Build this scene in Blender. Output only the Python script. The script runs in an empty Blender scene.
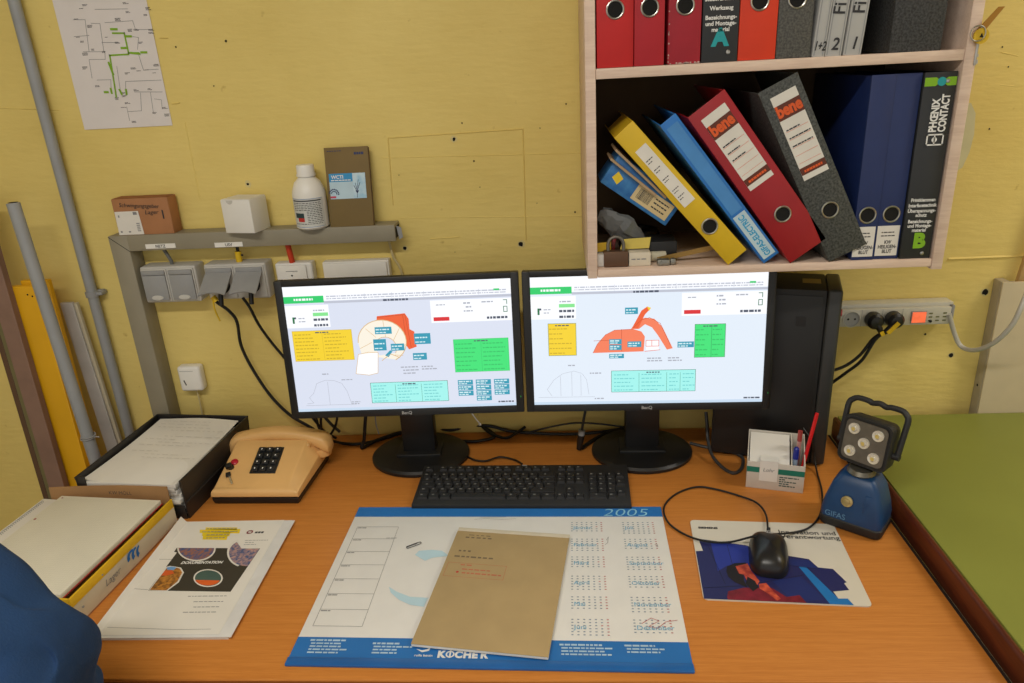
import bpy, bmesh, math, random
from mathutils import Vector, Matrix, Euler
random.seed(7)
SC = bpy.context.scene
COL = SC.collection
R = math.radians
# ------------------------------------------------------------------ camera
# metres; X right, Y into the back wall (wall face at Y = 0), Z up, desk top at Z = 0
CAM = Vector((0.0603, -1.5543, 0.8237)); FPX = 729.26
RIGHT = Vector((0.99718866, 0.05484113, -0.05106105)); UP = Vector((0.02803852, 0.35883926, 0.93297815)); FWD = Vector((-0.06948828, 0.9317869, -0.35629278))
cd = bpy.data.cameras.new('camera'); cam = bpy.data.objects.new('camera', cd); COL.objects.link(cam)
m3 = Matrix((RIGHT, UP, -FWD)).transposed()
cam.matrix_world = Matrix.Translation(CAM) @ m3.to_4x4()
cd.sensor_width = 36; cd.lens = FPX / 1024 * 36; cd.clip_start = 0.02
SC.camera = cam
# ------------------------------------------------------------------ world, lights, exposure
wd = bpy.data.worlds.new('world'); SC.world = wd; wd.use_nodes = True
wd.node_tree.nodes['Background'].inputs[0].default_value = (1.0, 0.96, 0.90, 1)
wd.node_tree.nodes['Background'].inputs[1].default_value = 0.66
vs = SC.view_settings
vs.view_transform = 'Standard'; vs.look = 'None'; vs.gamma = 1; vs.use_curve_mapping = False
vs.exposure = 0.08
LAMPS = [  # ceiling tube fixtures: centre, length, watts
    ((-0.45, -1.75, 1.84), 1.3, 25.0),
    ((1.95, -0.70, 1.84), 0.7, 16.0),
]
LAMP_COLOUR = (1.0, 0.95, 0.87)

# ------------------------------------------------------------------ pixel helpers (1024 x 683 frame)
def ray(px, py):
    return RIGHT * ((px - 512) / FPX) + UP * ((341.5 - py) / FPX) + FWD
def G(px, py, z=0.0):            # point on the horizontal plane at height z
    d = ray(px, py); return CAM + d * ((z - CAM.z) / d.z)
def V(px, py, y=0.0):            # point on the upright plane at depth y
    d = ray(px, py); return CAM + d * ((y - CAM.y) / d.y)

# ------------------------------------------------------------------ materials
def lin(c):
    return tuple(((x / 255) / 12.92 if x / 255 <= 0.04045 else ((x / 255 + 0.055) / 1.055) ** 2.4) for x in c)
MATS = {}
def mat(name, rgb=None, rough=0.5, metal=0.0, var=0.06, scale=18.0, bump=0.0, bscale=60.0, emit=0.0, spec=0.5, trans=0.0, alpha=1.0, rgb2=None):
    if name in MATS: return MATS[name]
    m = bpy.data.materials.new(name); m.use_nodes = True; MATS[name] = m
    nt = m.node_tree; b = nt.nodes['Principled BSDF']; L = nt.links.new
    c = lin(rgb); c2 = lin(rgb2) if rgb2 else tuple(x * (1 - 2 * var) for x in c)
    tc = nt.nodes.new('ShaderNodeTexCoord')
    nz = nt.nodes.new('ShaderNodeTexNoise'); nz.inputs['Scale'].default_value = scale; nz.inputs['Detail'].default_value = 4
    L(tc.outputs['Object'], nz.inputs['Vector'])
    rp = nt.nodes.new('ShaderNodeValToRGB'); rp.color_ramp.elements[0].position = 0.35; rp.color_ramp.elements[1].position = 0.65
    rp.color_ramp.elements[0].color = (*c2, 1); rp.color_ramp.elements[1].color = (*c, 1)
    L(nz.outputs['Fac'], rp.inputs['Fac'])
    if emit > 0:
        b.inputs['Base Color'].default_value = (0.02, 0.02, 0.02, 1)
        L(rp.outputs['Color'], b.inputs['Emission Color']); b.inputs['Emission Strength'].default_value = emit
    else:
        L(rp.outputs['Color'], b.inputs['Base Color'])
    b.inputs['Roughness'].default_value = rough; b.inputs['Metallic'].default_value = metal
    b.inputs['Specular IOR Level'].default_value = spec
    if trans: b.inputs['Transmission Weight'].default_value = trans
    if alpha < 1: b.inputs['Alpha'].default_value = alpha
    if bump:
        n2 = nt.nodes.new('ShaderNodeTexNoise'); n2.inputs['Scale'].default_value = bscale; n2.inputs['Detail'].default_value = 5
        L(tc.outputs['Object'], n2.inputs['Vector'])
        bp = nt.nodes.new('ShaderNodeBump'); bp.inputs['Strength'].default_value = bump; bp.inputs['Distance'].default_value = 0.004
        L(n2.outputs['Fac'], bp.inputs['Height']); L(bp.outputs['Normal'], b.inputs['Normal'])
    return m

def wood(name, a, b_, rough=0.42, sx=1.2, sy=26.0, sz=26.0):
    m = bpy.data.materials.new(name); m.use_nodes = True; MATS[name] = m
    nt = m.node_tree; b = nt.nodes['Principled BSDF']; L = nt.links.new
    tc = nt.nodes.new('ShaderNodeTexCoord'); mp = nt.nodes.new('ShaderNodeMapping')
    mp.inputs['Scale'].default_value = (sx, sy, sz); L(tc.outputs['Object'], mp.inputs['Vector'])
    n1 = nt.nodes.new('ShaderNodeTexNoise'); n1.inputs['Scale'].default_value = 3.2; n1.inputs['Detail'].default_value = 6; n1.inputs['Distortion'].default_value = 0.35
    L(mp.outputs['Vector'], n1.inputs['Vector'])
    n2 = nt.nodes.new('ShaderNodeTexNoise'); n2.inputs['Scale'].default_value = 16; n2.inputs['Detail'].default_value = 3
    L(mp.outputs['Vector'], n2.inputs['Vector'])
    mx = nt.nodes.new('ShaderNodeMath'); mx.operation = 'MULTIPLY_ADD'; mx.inputs[1].default_value = 0.45; L(n2.outputs['Fac'], mx.inputs[0])
    sc = nt.nodes.new('ShaderNodeMath'); sc.operation = 'MULTIPLY'; sc.inputs[1].default_value = 0.55; L(n1.outputs['Fac'], sc.inputs[0]); L(sc.outputs[0], mx.inputs[2])
    rp = nt.nodes.new('ShaderNodeValToRGB'); rp.color_ramp.elements[0].position = 0.34; rp.color_ramp.elements[1].position = 0.64
    rp.color_ramp.elements[0].color = (*lin(a), 1); rp.color_ramp.elements[1].color = (*lin(b_), 1)
    L(mx.outputs[0], rp.inputs['Fac']); L(rp.outputs['Color'], b.inputs['Base Color'])
    b.inputs['Roughness'].default_value = rough; b.inputs['Specular IOR Level'].default_value = 0.35
    bp = nt.nodes.new('ShaderNodeBump'); bp.inputs['Strength'].default_value = 0.06; bp.inputs['Distance'].default_value = 0.002
    L(n2.outputs['Fac'], bp.inputs['Height']); L(bp.outputs['Normal'], b.inputs['Normal'])
    return m

def wall_paint():
    m = bpy.data.materials.new('yellow_wall_paint'); m.use_nodes = True
    nt = m.node_tree; b = nt.nodes['Principled BSDF']; L = nt.links.new
    tc = nt.nodes.new('ShaderNodeTexCoord')
    n1 = nt.nodes.new('ShaderNodeTexNoise'); n1.inputs['Scale'].default_value = 2.3; n1.inputs['Detail'].default_value = 7; n1.inputs['Roughness'].default_value = 0.6
    L(tc.outputs['Object'], n1.inputs['Vector'])
    rp = nt.nodes.new('ShaderNodeValToRGB'); rp.color_ramp.elements[0].position = 0.3; rp.color_ramp.elements[1].position = 0.7
    rp.color_ramp.elements[0].color = (*lin((216, 192, 110)), 1); rp.color_ramp.elements[1].color = (*lin((230, 208, 128)), 1)
    L(n1.outputs['Fac'], rp.inputs['Fac'])
    # small grime specks
    n3 = nt.nodes.new('ShaderNodeTexNoise'); n3.inputs['Scale'].default_value = 38; n3.inputs['Detail'].default_value = 3
    L(tc.outputs['Object'], n3.inputs['Vector'])
    r3 = nt.nodes.new('ShaderNodeValToRGB'); r3.color_ramp.elements[0].position = 0.70; r3.color_ramp.elements[1].position = 0.78
    L(n3.outputs['Fac'], r3.inputs['Fac'])
    mx = nt.nodes.new('ShaderNodeMixRGB'); mx.blend_type = 'MIX'; mx.inputs['Color2'].default_value = (*lin((176, 146, 70)), 1)
    ml = nt.nodes.new('ShaderNodeMath'); ml.operation = 'MULTIPLY'; ml.inputs[1].default_value = 0.6
    L(r3.outputs['Color'], ml.inputs[0]); L(ml.outputs[0], mx.inputs['Fac']); L(rp.outputs['Color'], mx.inputs['Color1'])
    L(mx.outputs['Color'], b.inputs['Base Color'])
    b.inputs['Roughness'].default_value = 0.55; b.inputs['Specular IOR Level'].default_value = 0.3
    mp = nt.nodes.new('ShaderNodeMapping'); mp.inputs['Scale'].default_value = (1, 1, 3.5); L(tc.outputs['Object'], mp.inputs['Vector'])
    n2 = nt.nodes.new('ShaderNodeTexNoise'); n2.inputs['Scale'].default_value = 22; n2.inputs['Detail'].default_value = 7
    L(mp.outputs['Vector'], n2.inputs['Vector'])
    bp = nt.nodes.new('ShaderNodeBump'); bp.inputs['Strength'].default_value = 0.28; bp.inputs['Distance'].default_value = 0.006
    L(n2.outputs['Fac'], bp.inputs['Height']); L(bp.outputs['Normal'], b.inputs['Normal'])
    return m

def marbled(name, a, b_, scale=90):
    m = mat(name, b_, rough=0.6, rgb2=a, scale=scale)
    return m

# ------------------------------------------------------------------ mesh builder
def catmull(pts, n=8):
    pts = [Vector(p) for p in pts]
    if len(pts) < 3: return pts
    P = [pts[0] * 2 - pts[1]] + pts + [pts[-1] * 2 - pts[-2]]
    out = []
    for i in range(1, len(P) - 2):
        p0, p1, p2, p3 = P[i - 1], P[i], P[i + 1], P[i + 2]
        for k in range(n):
            t = k / n
            out.append(0.5 * ((2 * p1) + (p2 - p0) * t + (2 * p0 - 5 * p1 + 4 * p2 - p3) * t * t + (3 * p1 - p0 - 3 * p2 + p3) * t ** 3))
    out.append(pts[-1]); return out
FR = Matrix(((1, 0, 0, 0), (0, 0, -1, 0), (0, 1, 0, 0), (0, 0, 0, 1)))   # flat print (x, y) -> upright plane facing -Y, height becomes Z
def T(x, y, z): return Matrix.Translation((x, y, z))
def RZ(a): return Matrix.Rotation(a, 4, 'Z')
def RY(a): return Matrix.Rotation(a, 4, 'Y')
def RX(a): return Matrix.Rotation(a, 4, 'X')

class B:
    def __init__(s): s.bm = bmesh.new()
    def _add(s, vs, fs, M=None):
        v = [s.bm.verts.new((M @ Vector(p)) if M is not None else Vector(p)) for p in vs]
        for f in fs:
            try: s.bm.faces.new([v[i] for i in f])
            except ValueError: pass
        return v
    def box(s, x0, x1, y0, y1, z0, z1, bev=0.0, seg=2, M=None):
        p = [(x, y, z) for x in (x0, x1) for y in (y0, y1) for z in (z0, z1)]
        f = [(0, 1, 3, 2), (4, 6, 7, 5), (0, 4, 5, 1), (2, 3, 7, 6), (0, 2, 6, 4), (1, 5, 7, 3)]
        v = s._add(p, f, M)
        if bev:
            e = list({e for q in v for e in q.link_edges})
            bmesh.ops.bevel(s.bm, geom=e, offset=bev, segments=seg, profile=0.5, affect='EDGES')
        return s
    def hexa(s, p, bev=0.0, seg=2, M=None):   # 8 points: bottom loop 4, top loop 4
        v = s._add(p, [(3, 2, 1, 0), (4, 5, 6, 7), (0, 1, 5, 4), (1, 2, 6, 5), (2, 3, 7, 6), (3, 0, 4, 7)], M)
        if bev:
            e = list({e for q in v for e in q.link_edges})
            bmesh.ops.bevel(s.bm, geom=e, offset=bev, segments=seg, profile=0.5, affect='EDGES')
        return s
    def rings(s, loops, cap=True, M=None, close=True):
        vs = []; n = len(loops[0])
        for l in loops: vs += list(l)
        fs = []
        for i in range(len(loops) - 1):
            for k in range(n if close else n - 1):
                a = i * n + k; b = i * n + (k + 1) % n
                fs.append((a, b, b + n, a + n))
        if cap:
            fs.append(tuple(reversed(range(n)))); fs.append(tuple(range((len(loops) - 1) * n, len(loops) * n)))
        s._add(vs, fs, M); return s
    def lathe(s, prof, n=28, M=None, ex=1.0, ey=1.0, cap=True):
        return s.rings([[(r * ex * math.cos(2 * math.pi * k / n), r * ey * math.sin(2 * math.pi * k / n), z) for k in range(n)] for r, z in prof], cap, M)
    def cyl(s, p0, p1, r, r1=None, n=18):
        return s.tube([p0, p1], r, n, False, r1)
    def tube(s, pts, r, n=8, smooth=True, r1=None, sub=6):
        P = catmull(pts, sub) if smooth else [Vector(p) for p in pts]
        t = (P[1] - P[0]).normalized(); a = Vector((0, 0, 1)) if abs(t.z) < 0.9 else Vector((1, 0, 0))
        u = t.cross(a).normalized(); loops = []
        for i, p in enumerate(P):
            t = (P[min(i + 1, len(P) - 1)] - P[max(i - 1, 0)]).normalized()
            u = (u - t * u.dot(t)).normalized(); w = t.cross(u)
            rr = r if r1 is None else r + (r1 - r) * i / (len(P) - 1)
            loops.append([p + (u * math.cos(2 * math.pi * k / n) + w * math.sin(2 * math.pi * k / n)) * rr for k in range(n)])
        return s.rings(loops)
    def prism(s, out, z0, z1, M=None):
        n = len(out)
        return s.rings([[(x, y, z0) for x, y in out], [(x, y, z1) for x, y in out]], True, M)
    def poly(s, out, z=0.0, M=None):
        s._add([(x, y, z) for x, y in out], [tuple(range(len(out)))], M); return s
    def rect(s, x0, y0, x1, y1, z=0.0, M=None):
        return s.poly([(x0, y0), (x1, y0), (x1, y1), (x0, y1)], z, M)
    def ellipse(s, cx, cy, rx, ry, z=0.0, n=28, M=None, a=0.0):
        return s.poly([(cx + rx * math.cos(t) * math.cos(a) - ry * math.sin(t) * math.sin(a), cy + rx * math.cos(t) * math.sin(a) + ry * math.sin(t) * math.cos(a)) for t in [2 * math.pi * k / n for k in range(n)]], z, M)
    def line(s, pts, w, z=0.0, M=None, closed=False):
        pts = [Vector((p[0], p[1])) for p in pts]
        if closed: pts = pts + [pts[0]]
        for a, b in zip(pts[:-1], pts[1:]):
            d = (b - a)
            if d.length < 1e-7: continue
            d.normalize(); q = Vector((-d.y, d.x)) * (w / 2); e = d * (w / 2)
            s.poly([tuple(a - q - e), tuple(b - q + e), tuple(b + q + e), tuple(a + q - e)], z, M)
        return s
    def ring(s, cx, cy, ro, ri, z=0.0, n=28, M=None):
        vs = []; fs = []
        for k in range(n):
            t = 2 * math.pi * k / n
            vs += [(cx + ro * math.cos(t), cy + ro * math.sin(t), z), (cx + ri * math.cos(t), cy + ri * math.sin(t), z)]
            j = (k + 1) % n
            fs.append((2 * k, 2 * j, 2 * j + 1, 2 * k + 1))
        s._add(vs, fs, M); return s
    def torus(s, c, R_, r, M=None, n=28, k=8):
        loops = []
        vs = []; fs = []
        for i in range(n):
            t = 2 * math.pi * i / n
            for j in range(k):
                q = 2 * math.pi * j / k
                vs.append((c[0] + (R_ + r * math.cos(q)) * math.cos(t), c[1] + (R_ + r * math.cos(q)) * math.sin(t), c[2] + r * math.sin(q)))
                fs.append((i * k + j, ((i + 1) % n) * k + j, ((i + 1) % n) * k + (j + 1) % k, i * k + (j + 1) % k))
        s._add(vs, fs, M); return s
    def dashes(s, x0, y, w, h, z=0.0, M=None, wl=(0.004, 0.014), gap=0.0025, rnd=random):   # one line of unreadable small print
        x = x0
        while x < x0 + w - wl[0] * 0.5:
            l = min(rnd.uniform(*wl), x0 + w - x)
            s.rect(x, y, x + l, y + h, z, M); x += l + gap
        return s
    def bump_noise(s, amp, freq, seed=0):
        from mathutils import noise
        for v in s.bm.verts:
            v.co += v.normal * (noise.noise(v.co * freq + Vector((seed, seed * 2.1, 0))) * amp)
        return s
    def mesh(s, name, ang=35):
        bmesh.ops.recalc_face_normals(s.bm, faces=s.bm.faces)
        me = bpy.data.meshes.new(name); s.bm.to_mesh(me); s.bm.free()
        for p in me.polygons: p.use_smooth = True
        me.set_sharp_from_angle(angle=R(ang))
        return me

def link(name, me, m, parent=None, M=None, label=None):
    o = bpy.data.objects.new(name, me); COL.objects.link(o)
    if m and len(me.materials) == 0: me.materials.append(m)
    if M is not None: o.matrix_basis = M
    if parent is not None: o.parent = parent
    if label: o['label'] = label
    return o
def part(name, b, m, parent, M=None, label=None, ang=35):
    return link(name, b.mesh(name, ang) if isinstance(b, B) else b, m, parent, M, label)
def tag(o, label, cat, group=None):
    o['label'] = label; o['category'] = cat
    if group: o['group'] = group
    return o
def solo(name, b, m, label, cat, M=None, group=None, ang=35):
    return tag(part(name, b, m, None, M, None, ang), label, cat, group)
def thing(name, label, cat, M=None, group=None):
    o = bpy.data.objects.new(name, None); COL.objects.link(o); o.empty_display_size = 0.05
    if M is not None: o.matrix_basis = M
    return tag(o, label, cat, group)
def struct(name, b, m, M=None):
    o = part(name, b, m, None, M); o['kind'] = 'structure'; return o
def text(s, size, bold=0.0, shear=0.0, align='LEFT', sx=1.0, spacing=1.0):   # lettering as a flat mesh in XY
    cu = bpy.data.curves.new('lettering', 'FONT'); cu.body = s; cu.size = size; cu.align_x = align; cu.offset = bold * size; cu.shear = shear
    cu.space_character = spacing; cu.resolution_u = 3; cu.fill_mode = 'FRONT'
    o = bpy.data.objects.new('lettering', cu)
    me = bpy.data.meshes.new_from_object(o)
    bpy.data.objects.remove(o); bpy.data.curves.remove(cu)
    if sx != 1.0: me.transform(Matrix.Diagonal((sx, 1, 1, 1)))
    me.materials.clear()
    return me
def lettering(s, size, m, parent, M, **k):
    return link('lettering', text(s, size, **k), m, parent, M)

# ================================================================== common materials
M_black = mat('black_plastic', (24, 24, 25), rough=0.42, var=0.1)
M_blackm = mat('matte_black_plastic', (30, 30, 31), rough=0.6, var=0.1)
M_rubber = mat('black_cable_rubber', (18, 18, 19), rough=0.5)
M_white = mat('white_plastic', (232, 230, 224), rough=0.4, var=0.02)
M_paper = mat('white_paper', (226, 223, 216), rough=0.8, var=0.03, scale=9)
M_paper2 = mat('cream_squared_paper', (224, 220, 203), rough=0.85, var=0.03, scale=9)
M_lbl = mat('label_paper', (224, 220, 212), rough=0.7, var=0.04)
M_steel = mat('nickel_ring', (190, 188, 182), rough=0.28, metal=1.0, var=0.05)
M_ink = mat('dark_print_ink', (52, 52, 56), rough=0.8)
M_inkg = mat('grey_print_ink', (135, 135, 138), rough=0.8)
M_prw = mat('white_print', (228, 228, 226), rough=0.7, var=0.02)
M_hole = mat('dark_hole', (10, 9, 8), rough=0.9)
M_grey = mat('light_grey_plastic', (196, 194, 188), rough=0.45, var=0.04)
M_greyd = mat('mid_grey_plastic', (150, 151, 152), rough=0.45, var=0.05)
M_trunk = mat('grey_brown_duct_plastic', (144, 137, 118), rough=0.5, var=0.04)
M_pipe = mat('grey_pvc_pipe', (150, 153, 156), rough=0.45, var=0.05)
M_card = mat('brown_cardboard', (170, 118, 78), rough=0.8, var=0.06)
M_kraft = mat('kraft_paper', (176, 152, 108), rough=0.85, var=0.04, bump=0.05)
M_yel = mat('yellow_print', (232, 200, 40), rough=0.6, var=0.04)
M_red = mat('red_print', (190, 45, 40), rough=0.6)
M_blue = mat('blue_print', (30, 110, 185), rough=0.55, var=0.03)
M_glass = mat('clear_lens', (200, 196, 185), rough=0.12, var=0.02)

# ================================================================== the setting
WALL = wall_paint()
wall = struct('wall_back', B().box(-2.6, 2.6, 0, 0.12, -0.76, 1.86), WALL)
wl = struct('wall_left', B().box(-2.72, -2.6, -2.6, 0.12, -0.76, 1.86), WALL)
wr = struct('wall_right', B().box(2.6, 2.72, -2.6, 0.12, -0.76, 1.86), WALL)
floor = struct('floor', B().box(-2.72, 2.72, -4.0, 0.12, -0.84, -0.76), mat('grey_floor', (120, 116, 108), rough=0.6, bump=0.1))
ceil = struct('ceiling', B().box(-2.72, 2.72, -4.0, 0.12, 1.86, 1.94), mat('white_ceiling', (222, 218, 205), rough=0.9))

# drilled holes with chipped edges, and the ridges left by a removed box
M_chip = mat('chipped_plaster', (216, 200, 142), rough=0.9)
def hole(px, py, r, chip=0.0):
    r *= .8; chip *= .8
    p = V(px, py, 0); rnd = random.Random(px * 7 + py)
    if chip:
        b = B(); b.poly([(chip * (0.7 + 0.5 * rnd.random()) * math.cos(k * 0.628), chip * (0.7 + 0.5 * rnd.random()) * math.sin(k * 0.628)) for k in range(10)], 0.0006, FR)
        part('chipped_paint', b, M_chip, wall, T(p.x, 0, p.z))
    b = B(); b.poly([(r * (0.75 + 0.5 * rnd.random()) * math.cos(k * 0.628), r * (0.75 + 0.5 * rnd.random()) * math.sin(k * 0.628)) for k in range(10)], 0.0010, FR)
    part('drill_hole', b, M_hole, wall, T(p.x, 0, p.z))
for h in [(454, 139, .0045, .009), (521, 244, .006, .011), (405, 248, .005, .008), (474, 161, .0025), (248, 184, .004, .010), (226, 41, .003), (176, 47, .0022), (985, 292, .008, .011), (951, 355, .006, .009), (977, 390, .003), (989, 129, .0022),
          (462, 123, .002), (575, 212, .0025), (399, 175, .0015), (455, 252, .0012), (214, 86, .0018), (537, 203, .0012), (1002, 47, .002), (1008, 67, .002), (925, 334, .003), (566, 104, .002), (540, 128, .0015), (480, 187, .0015)]:
    hole(*h)
def ridge(pts, w=0.003, t=0.0018):
    b = B(); q = [V(x, y, 0) for x, y in pts]
    for a, c in zip(q[:-1], q[1:]):
        d = Vector((c.x - a.x, 0, c.z - a.z)).normalized(); n = Vector((-d.z, 0, d.x)) * w / 2
        o = [a - n, c - n, c + n, a + n]; f = [a - n * .2, c - n * .2, c + n * .2, a + n * .2]
        b.rings([[(v.x, 0, v.z) for v in o], [(v.x, -t, v.z) for v in f]])
    part('paint_ridge', b, WALL, wall)
ridge([(388, 138), (523, 129)]); ridge([(523, 129), (526, 240)]); ridge([(388, 138), (393, 205)])
ridge([(948, 259), (1024, 256)], 0.006, 0.003); ridge([(185, 122), (200, 200)], 0.002, 0.001); ridge([(0, 108), (60, 110)], 0.003, 0.0012)
ridge([(380, 158), (586, 153)], 0.002, 0.0008); ridge([(430, 239), (460, 237)], 0.002, 0.0014); ridge([(160, 38), (168, 38)], 0.003, 0.002); ridge([(172, 104), (180, 103)], 0.003, 0.002)
ridge([(400, 218), (586, 216)], 0.002, 0.0007); ridge([(1000, 52), (1018, 56)], 0.002, 0.0008); ridge([(1000, 85), (1014, 86)], 0.002, 0.0005)

# ceiling lights (above the frame)
for i, (c, ln, w) in enumerate(LAMPS):
    t = thing('ceiling_light', ['long white ceiling tube light behind the desk', 'long white ceiling tube light above the green table'][i], 'lamp', T(*c), 'ceiling tube lights')
    part('housing', B().box(-ln / 2 - .03, ln / 2 + .03, -.1, .1, -.012, .02, .006), M_white, t)
    part('tube', B().cyl((-ln / 2, 0, -.03), (ln / 2, 0, -.03), .013), mat('tube_glow', (255, 246, 226), emit=3.0, var=0), t)
    ld = bpy.data.lights.new('tube_light', 'AREA'); ld.shape = 'RECTANGLE'; ld.size = ln; ld.size_y = 0.16; ld.energy = w; ld.color = LAMP_COLOUR
    lo = bpy.data.objects.new('tube_light', ld); COL.objects.link(lo); lo.parent = t; lo.location = (0, 0, -.05)

# ================================================================== tables
M_desk = wood('orange_desk_veneer', (186, 114, 46), (203, 132, 60), sx=2.2, sy=55)
M_deskd = wood('dark_desk_edge', (112, 58, 22), (140, 76, 30))
desk = thing('desk', 'orange wood-veneer desk carrying the two monitors', 'desk', T(0, 0, -0.76))
part('desk_top', B().box(-.972, 0.654, -0.757, -0.003, -0.028, 0, 0.0025), M_desk, desk, T(0, 0, .76))
part('front_edge', B().box(-.972, 0.654, -0.760, -0.7572, -0.028, -0.003), M_deskd, desk, T(0, 0, .76))
for x in (-.95, 0.61): part('side_panel', B().box(x, x + .025, -.70, -.03, 0, .732, .001), M_desk, desk)
part('back_panel', B().box(-.924, .609, -.06, -.04, .25, .732), M_desk, desk)

M_green = mat('olive_green_laminate', (138, 144, 66), rough=0.5, var=0.03, scale=6, spec=0.3)
M_brn = wood('red_brown_hardwood', (74, 33, 20), (104, 50, 28), rough=0.4, sx=26, sy=1.2)
gt = thing('table', 'olive green table with a dark red-brown wooden rim beside the desk', 'table', T(0, 0, -0.76))
part('table_top', B().box(0.676, 1.95, -1.25, -0.036, -0.005, 0.040, 0.001), M_green, gt, T(0, 0, .76))
part('edge_rim', B().box(0.6645, 0.6757, -1.25, -0.036, -0.012, 0.0405, 0.006, 3), M_brn, gt, T(0, 0, .76))
part('gap_shade_strip', B().box(.6562, .664, -1.25, -.036, -.07, -.008), mat('gap_shade_brown', (40, 26, 18), rough=0.8), gt, T(0, 0, .76))  # added dark strip standing in for the shade in the gap beside the desk
for x in (.69, 1.88):
    for y in (-1.22, -.10): part('leg', B().box(x, x + .05, y, y + .05, 0, .755, .003), M_brn, gt)

# ================================================================== shelf with binders
M_beech = wood('pale_pink_beech', (208, 182, 164), (226, 203, 185), rough=0.5, sx=2, sy=20, sz=20)
SX0, SX1, SY, SZ0 = 0.108, 0.714, -0.30, 0.463     # outer left, outer right, front, underside
SB, SM = 0.474, 0.808                             # tops of the two boards
sh = thing('wall_shelf', 'pale wooden wall shelf full of ring binders', 'shelf', T(0, 0, SZ0))
part('side_panel', B().box(SX0, SX0 + .017, SY, -.004, SZ0 - .004, 1.18, .0012), M_beech, sh, T(0, 0, -SZ0))
part('side_panel', B().box(SX1 - .018, SX1, SY, -.004, SZ0 - .008, 1.18, .0012), M_beech, sh, T(0, 0, -SZ0))
part('bottom_board', B().box(SX0 + .0175, SX1 - .0185, SY + .001, -.004, SB - .014, SB, .001), M_beech, sh, T(0, 0, -SZ0))
part('middle_board', B().box(SX0 + .0175, SX1 - .0185, SY + .001, -.004, SM - .016, SM, .001), M_beech, sh, T(0, 0, -SZ0))
part('top_board', B().box(SX0 + .0175, SX1 - .0185, SY + .001, -.004, 1.162, 1.18, .001), M_beech, sh, T(0, 0, -SZ0))
part('back_board', B().box(SX0 + .0175, SX1 - .0185, -.0125, -.0045, SZ0, 1.17), mat('brown_hardboard', (92, 72, 48), rough=0.9), sh, T(0, 0, -SZ0))
for z in (.78, .50):
    part('screw', B().cyl((SX1, -.27, z), (SX1 + .004, -.27, z), .004, n=10), M_steel, sh, T(0, 0, -SZ0))

M_board = mat('greyboard_page_block', (150, 144, 130), rough=0.9)
def binder(label, w, h, m, x, z, lean=0.0, y=-.295, d=.27, ring=None, inner=None, gap=0.0):
    """local: spine in the plane y = 0 facing -Y, lower left corner at the origin; lean in degrees, top towards the left"""
    t = thing('ring_binder', label, 'binder', T(x, y, z) @ RY(-R(lean)), 'ring binders on the wall shelf')
    part('spine', B().box(0, w, 0, .0028, 0, h, .0008), m, t)
    part('front_cover', B().box(0, .0026, .0029, d, .001, h - .001, .0008), m, t)
    part('back_cover', B().box(w - .0026, w, .0029, d, .001, h - .001, .0008), m, t)
    if w > .03: part('pages', B().box(.005, w - .005, .03, d - .012, .006, h - .040), inner or M_board, t)
    if ring:
        rz, rr = ring
        part('finger_hole', B().ellipse(w / 2, rz, rr, rr, .0005, M=FR), M_hole, t)
        part('ring', B().torus((w / 2, rz, .0006), rr + .0006, .0016, M=FR), M_steel, t)
    return t
def splabel(t, x0, x1, z0, z1, m=None, name='spine_label'):
    return part(name, B().box(x0, x1, -.0009, -.0001, z0, z1), m or M_lbl, t)
def F(x, z, off=.0011): return T(x, -off, z) @ FR
M_rbind = mat('red_binder_cloth', (196, 26, 26), rough=0.5, var=0.05)
M_rbind2 = mat('crimson_binder_cloth', (178, 24, 38), rough=0.5, var=0.05)
M_rbind3 = mat('worn_crimson_binder_cloth', (166, 26, 44), rough=0.55, var=0.08)
M_obind = mat('orange_red_binder_cloth', (222, 58, 22), rough=0.5, var=0.04)
M_bbind = mat('black_binder_film', (40, 42, 44), rough=0.4, var=0.05)
M_navy = mat('navy_binder_cloth', (28, 46, 98), rough=0.5, var=0.08, bump=0.08, bscale=200)
M_ybind = mat('yellow_binder_card', (214, 178, 24), rough=0.55, var=0.05)
M_lblue = mat('bright_blue_binder_film', (36, 116, 196), rough=0.35, var=0.04)
M_dred = mat('dark_red_binder_film', (158, 24, 34), rough=0.4, var=0.05)
M_mgrey = marbled('grey_marbled_paper', (62, 62, 60), (98, 97, 92), 300)
M_mdark = marbled('dark_marbled_paper', (40, 42, 41), (84, 87, 84), 260)
M_mblk = marbled('black_marbled_paper', (34, 34, 35), (72, 73, 73), 280)
M_gwht = mat('pale_grey_binder_film', (184, 184, 182), rough=0.45, var=0.03)
M_teal = mat('teal_print', (30, 160, 168), rough=0.6)
M_lime = mat('lime_print', (132, 186, 30), rough=0.6)
M_orp = mat('orange_print', (226, 92, 36), rough=0.6)
M_brp = mat('brown_print', (98, 44, 28), rough=0.6)
M_cyp = mat('cyan_print', (40, 160, 210), rough=0.6)

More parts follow.
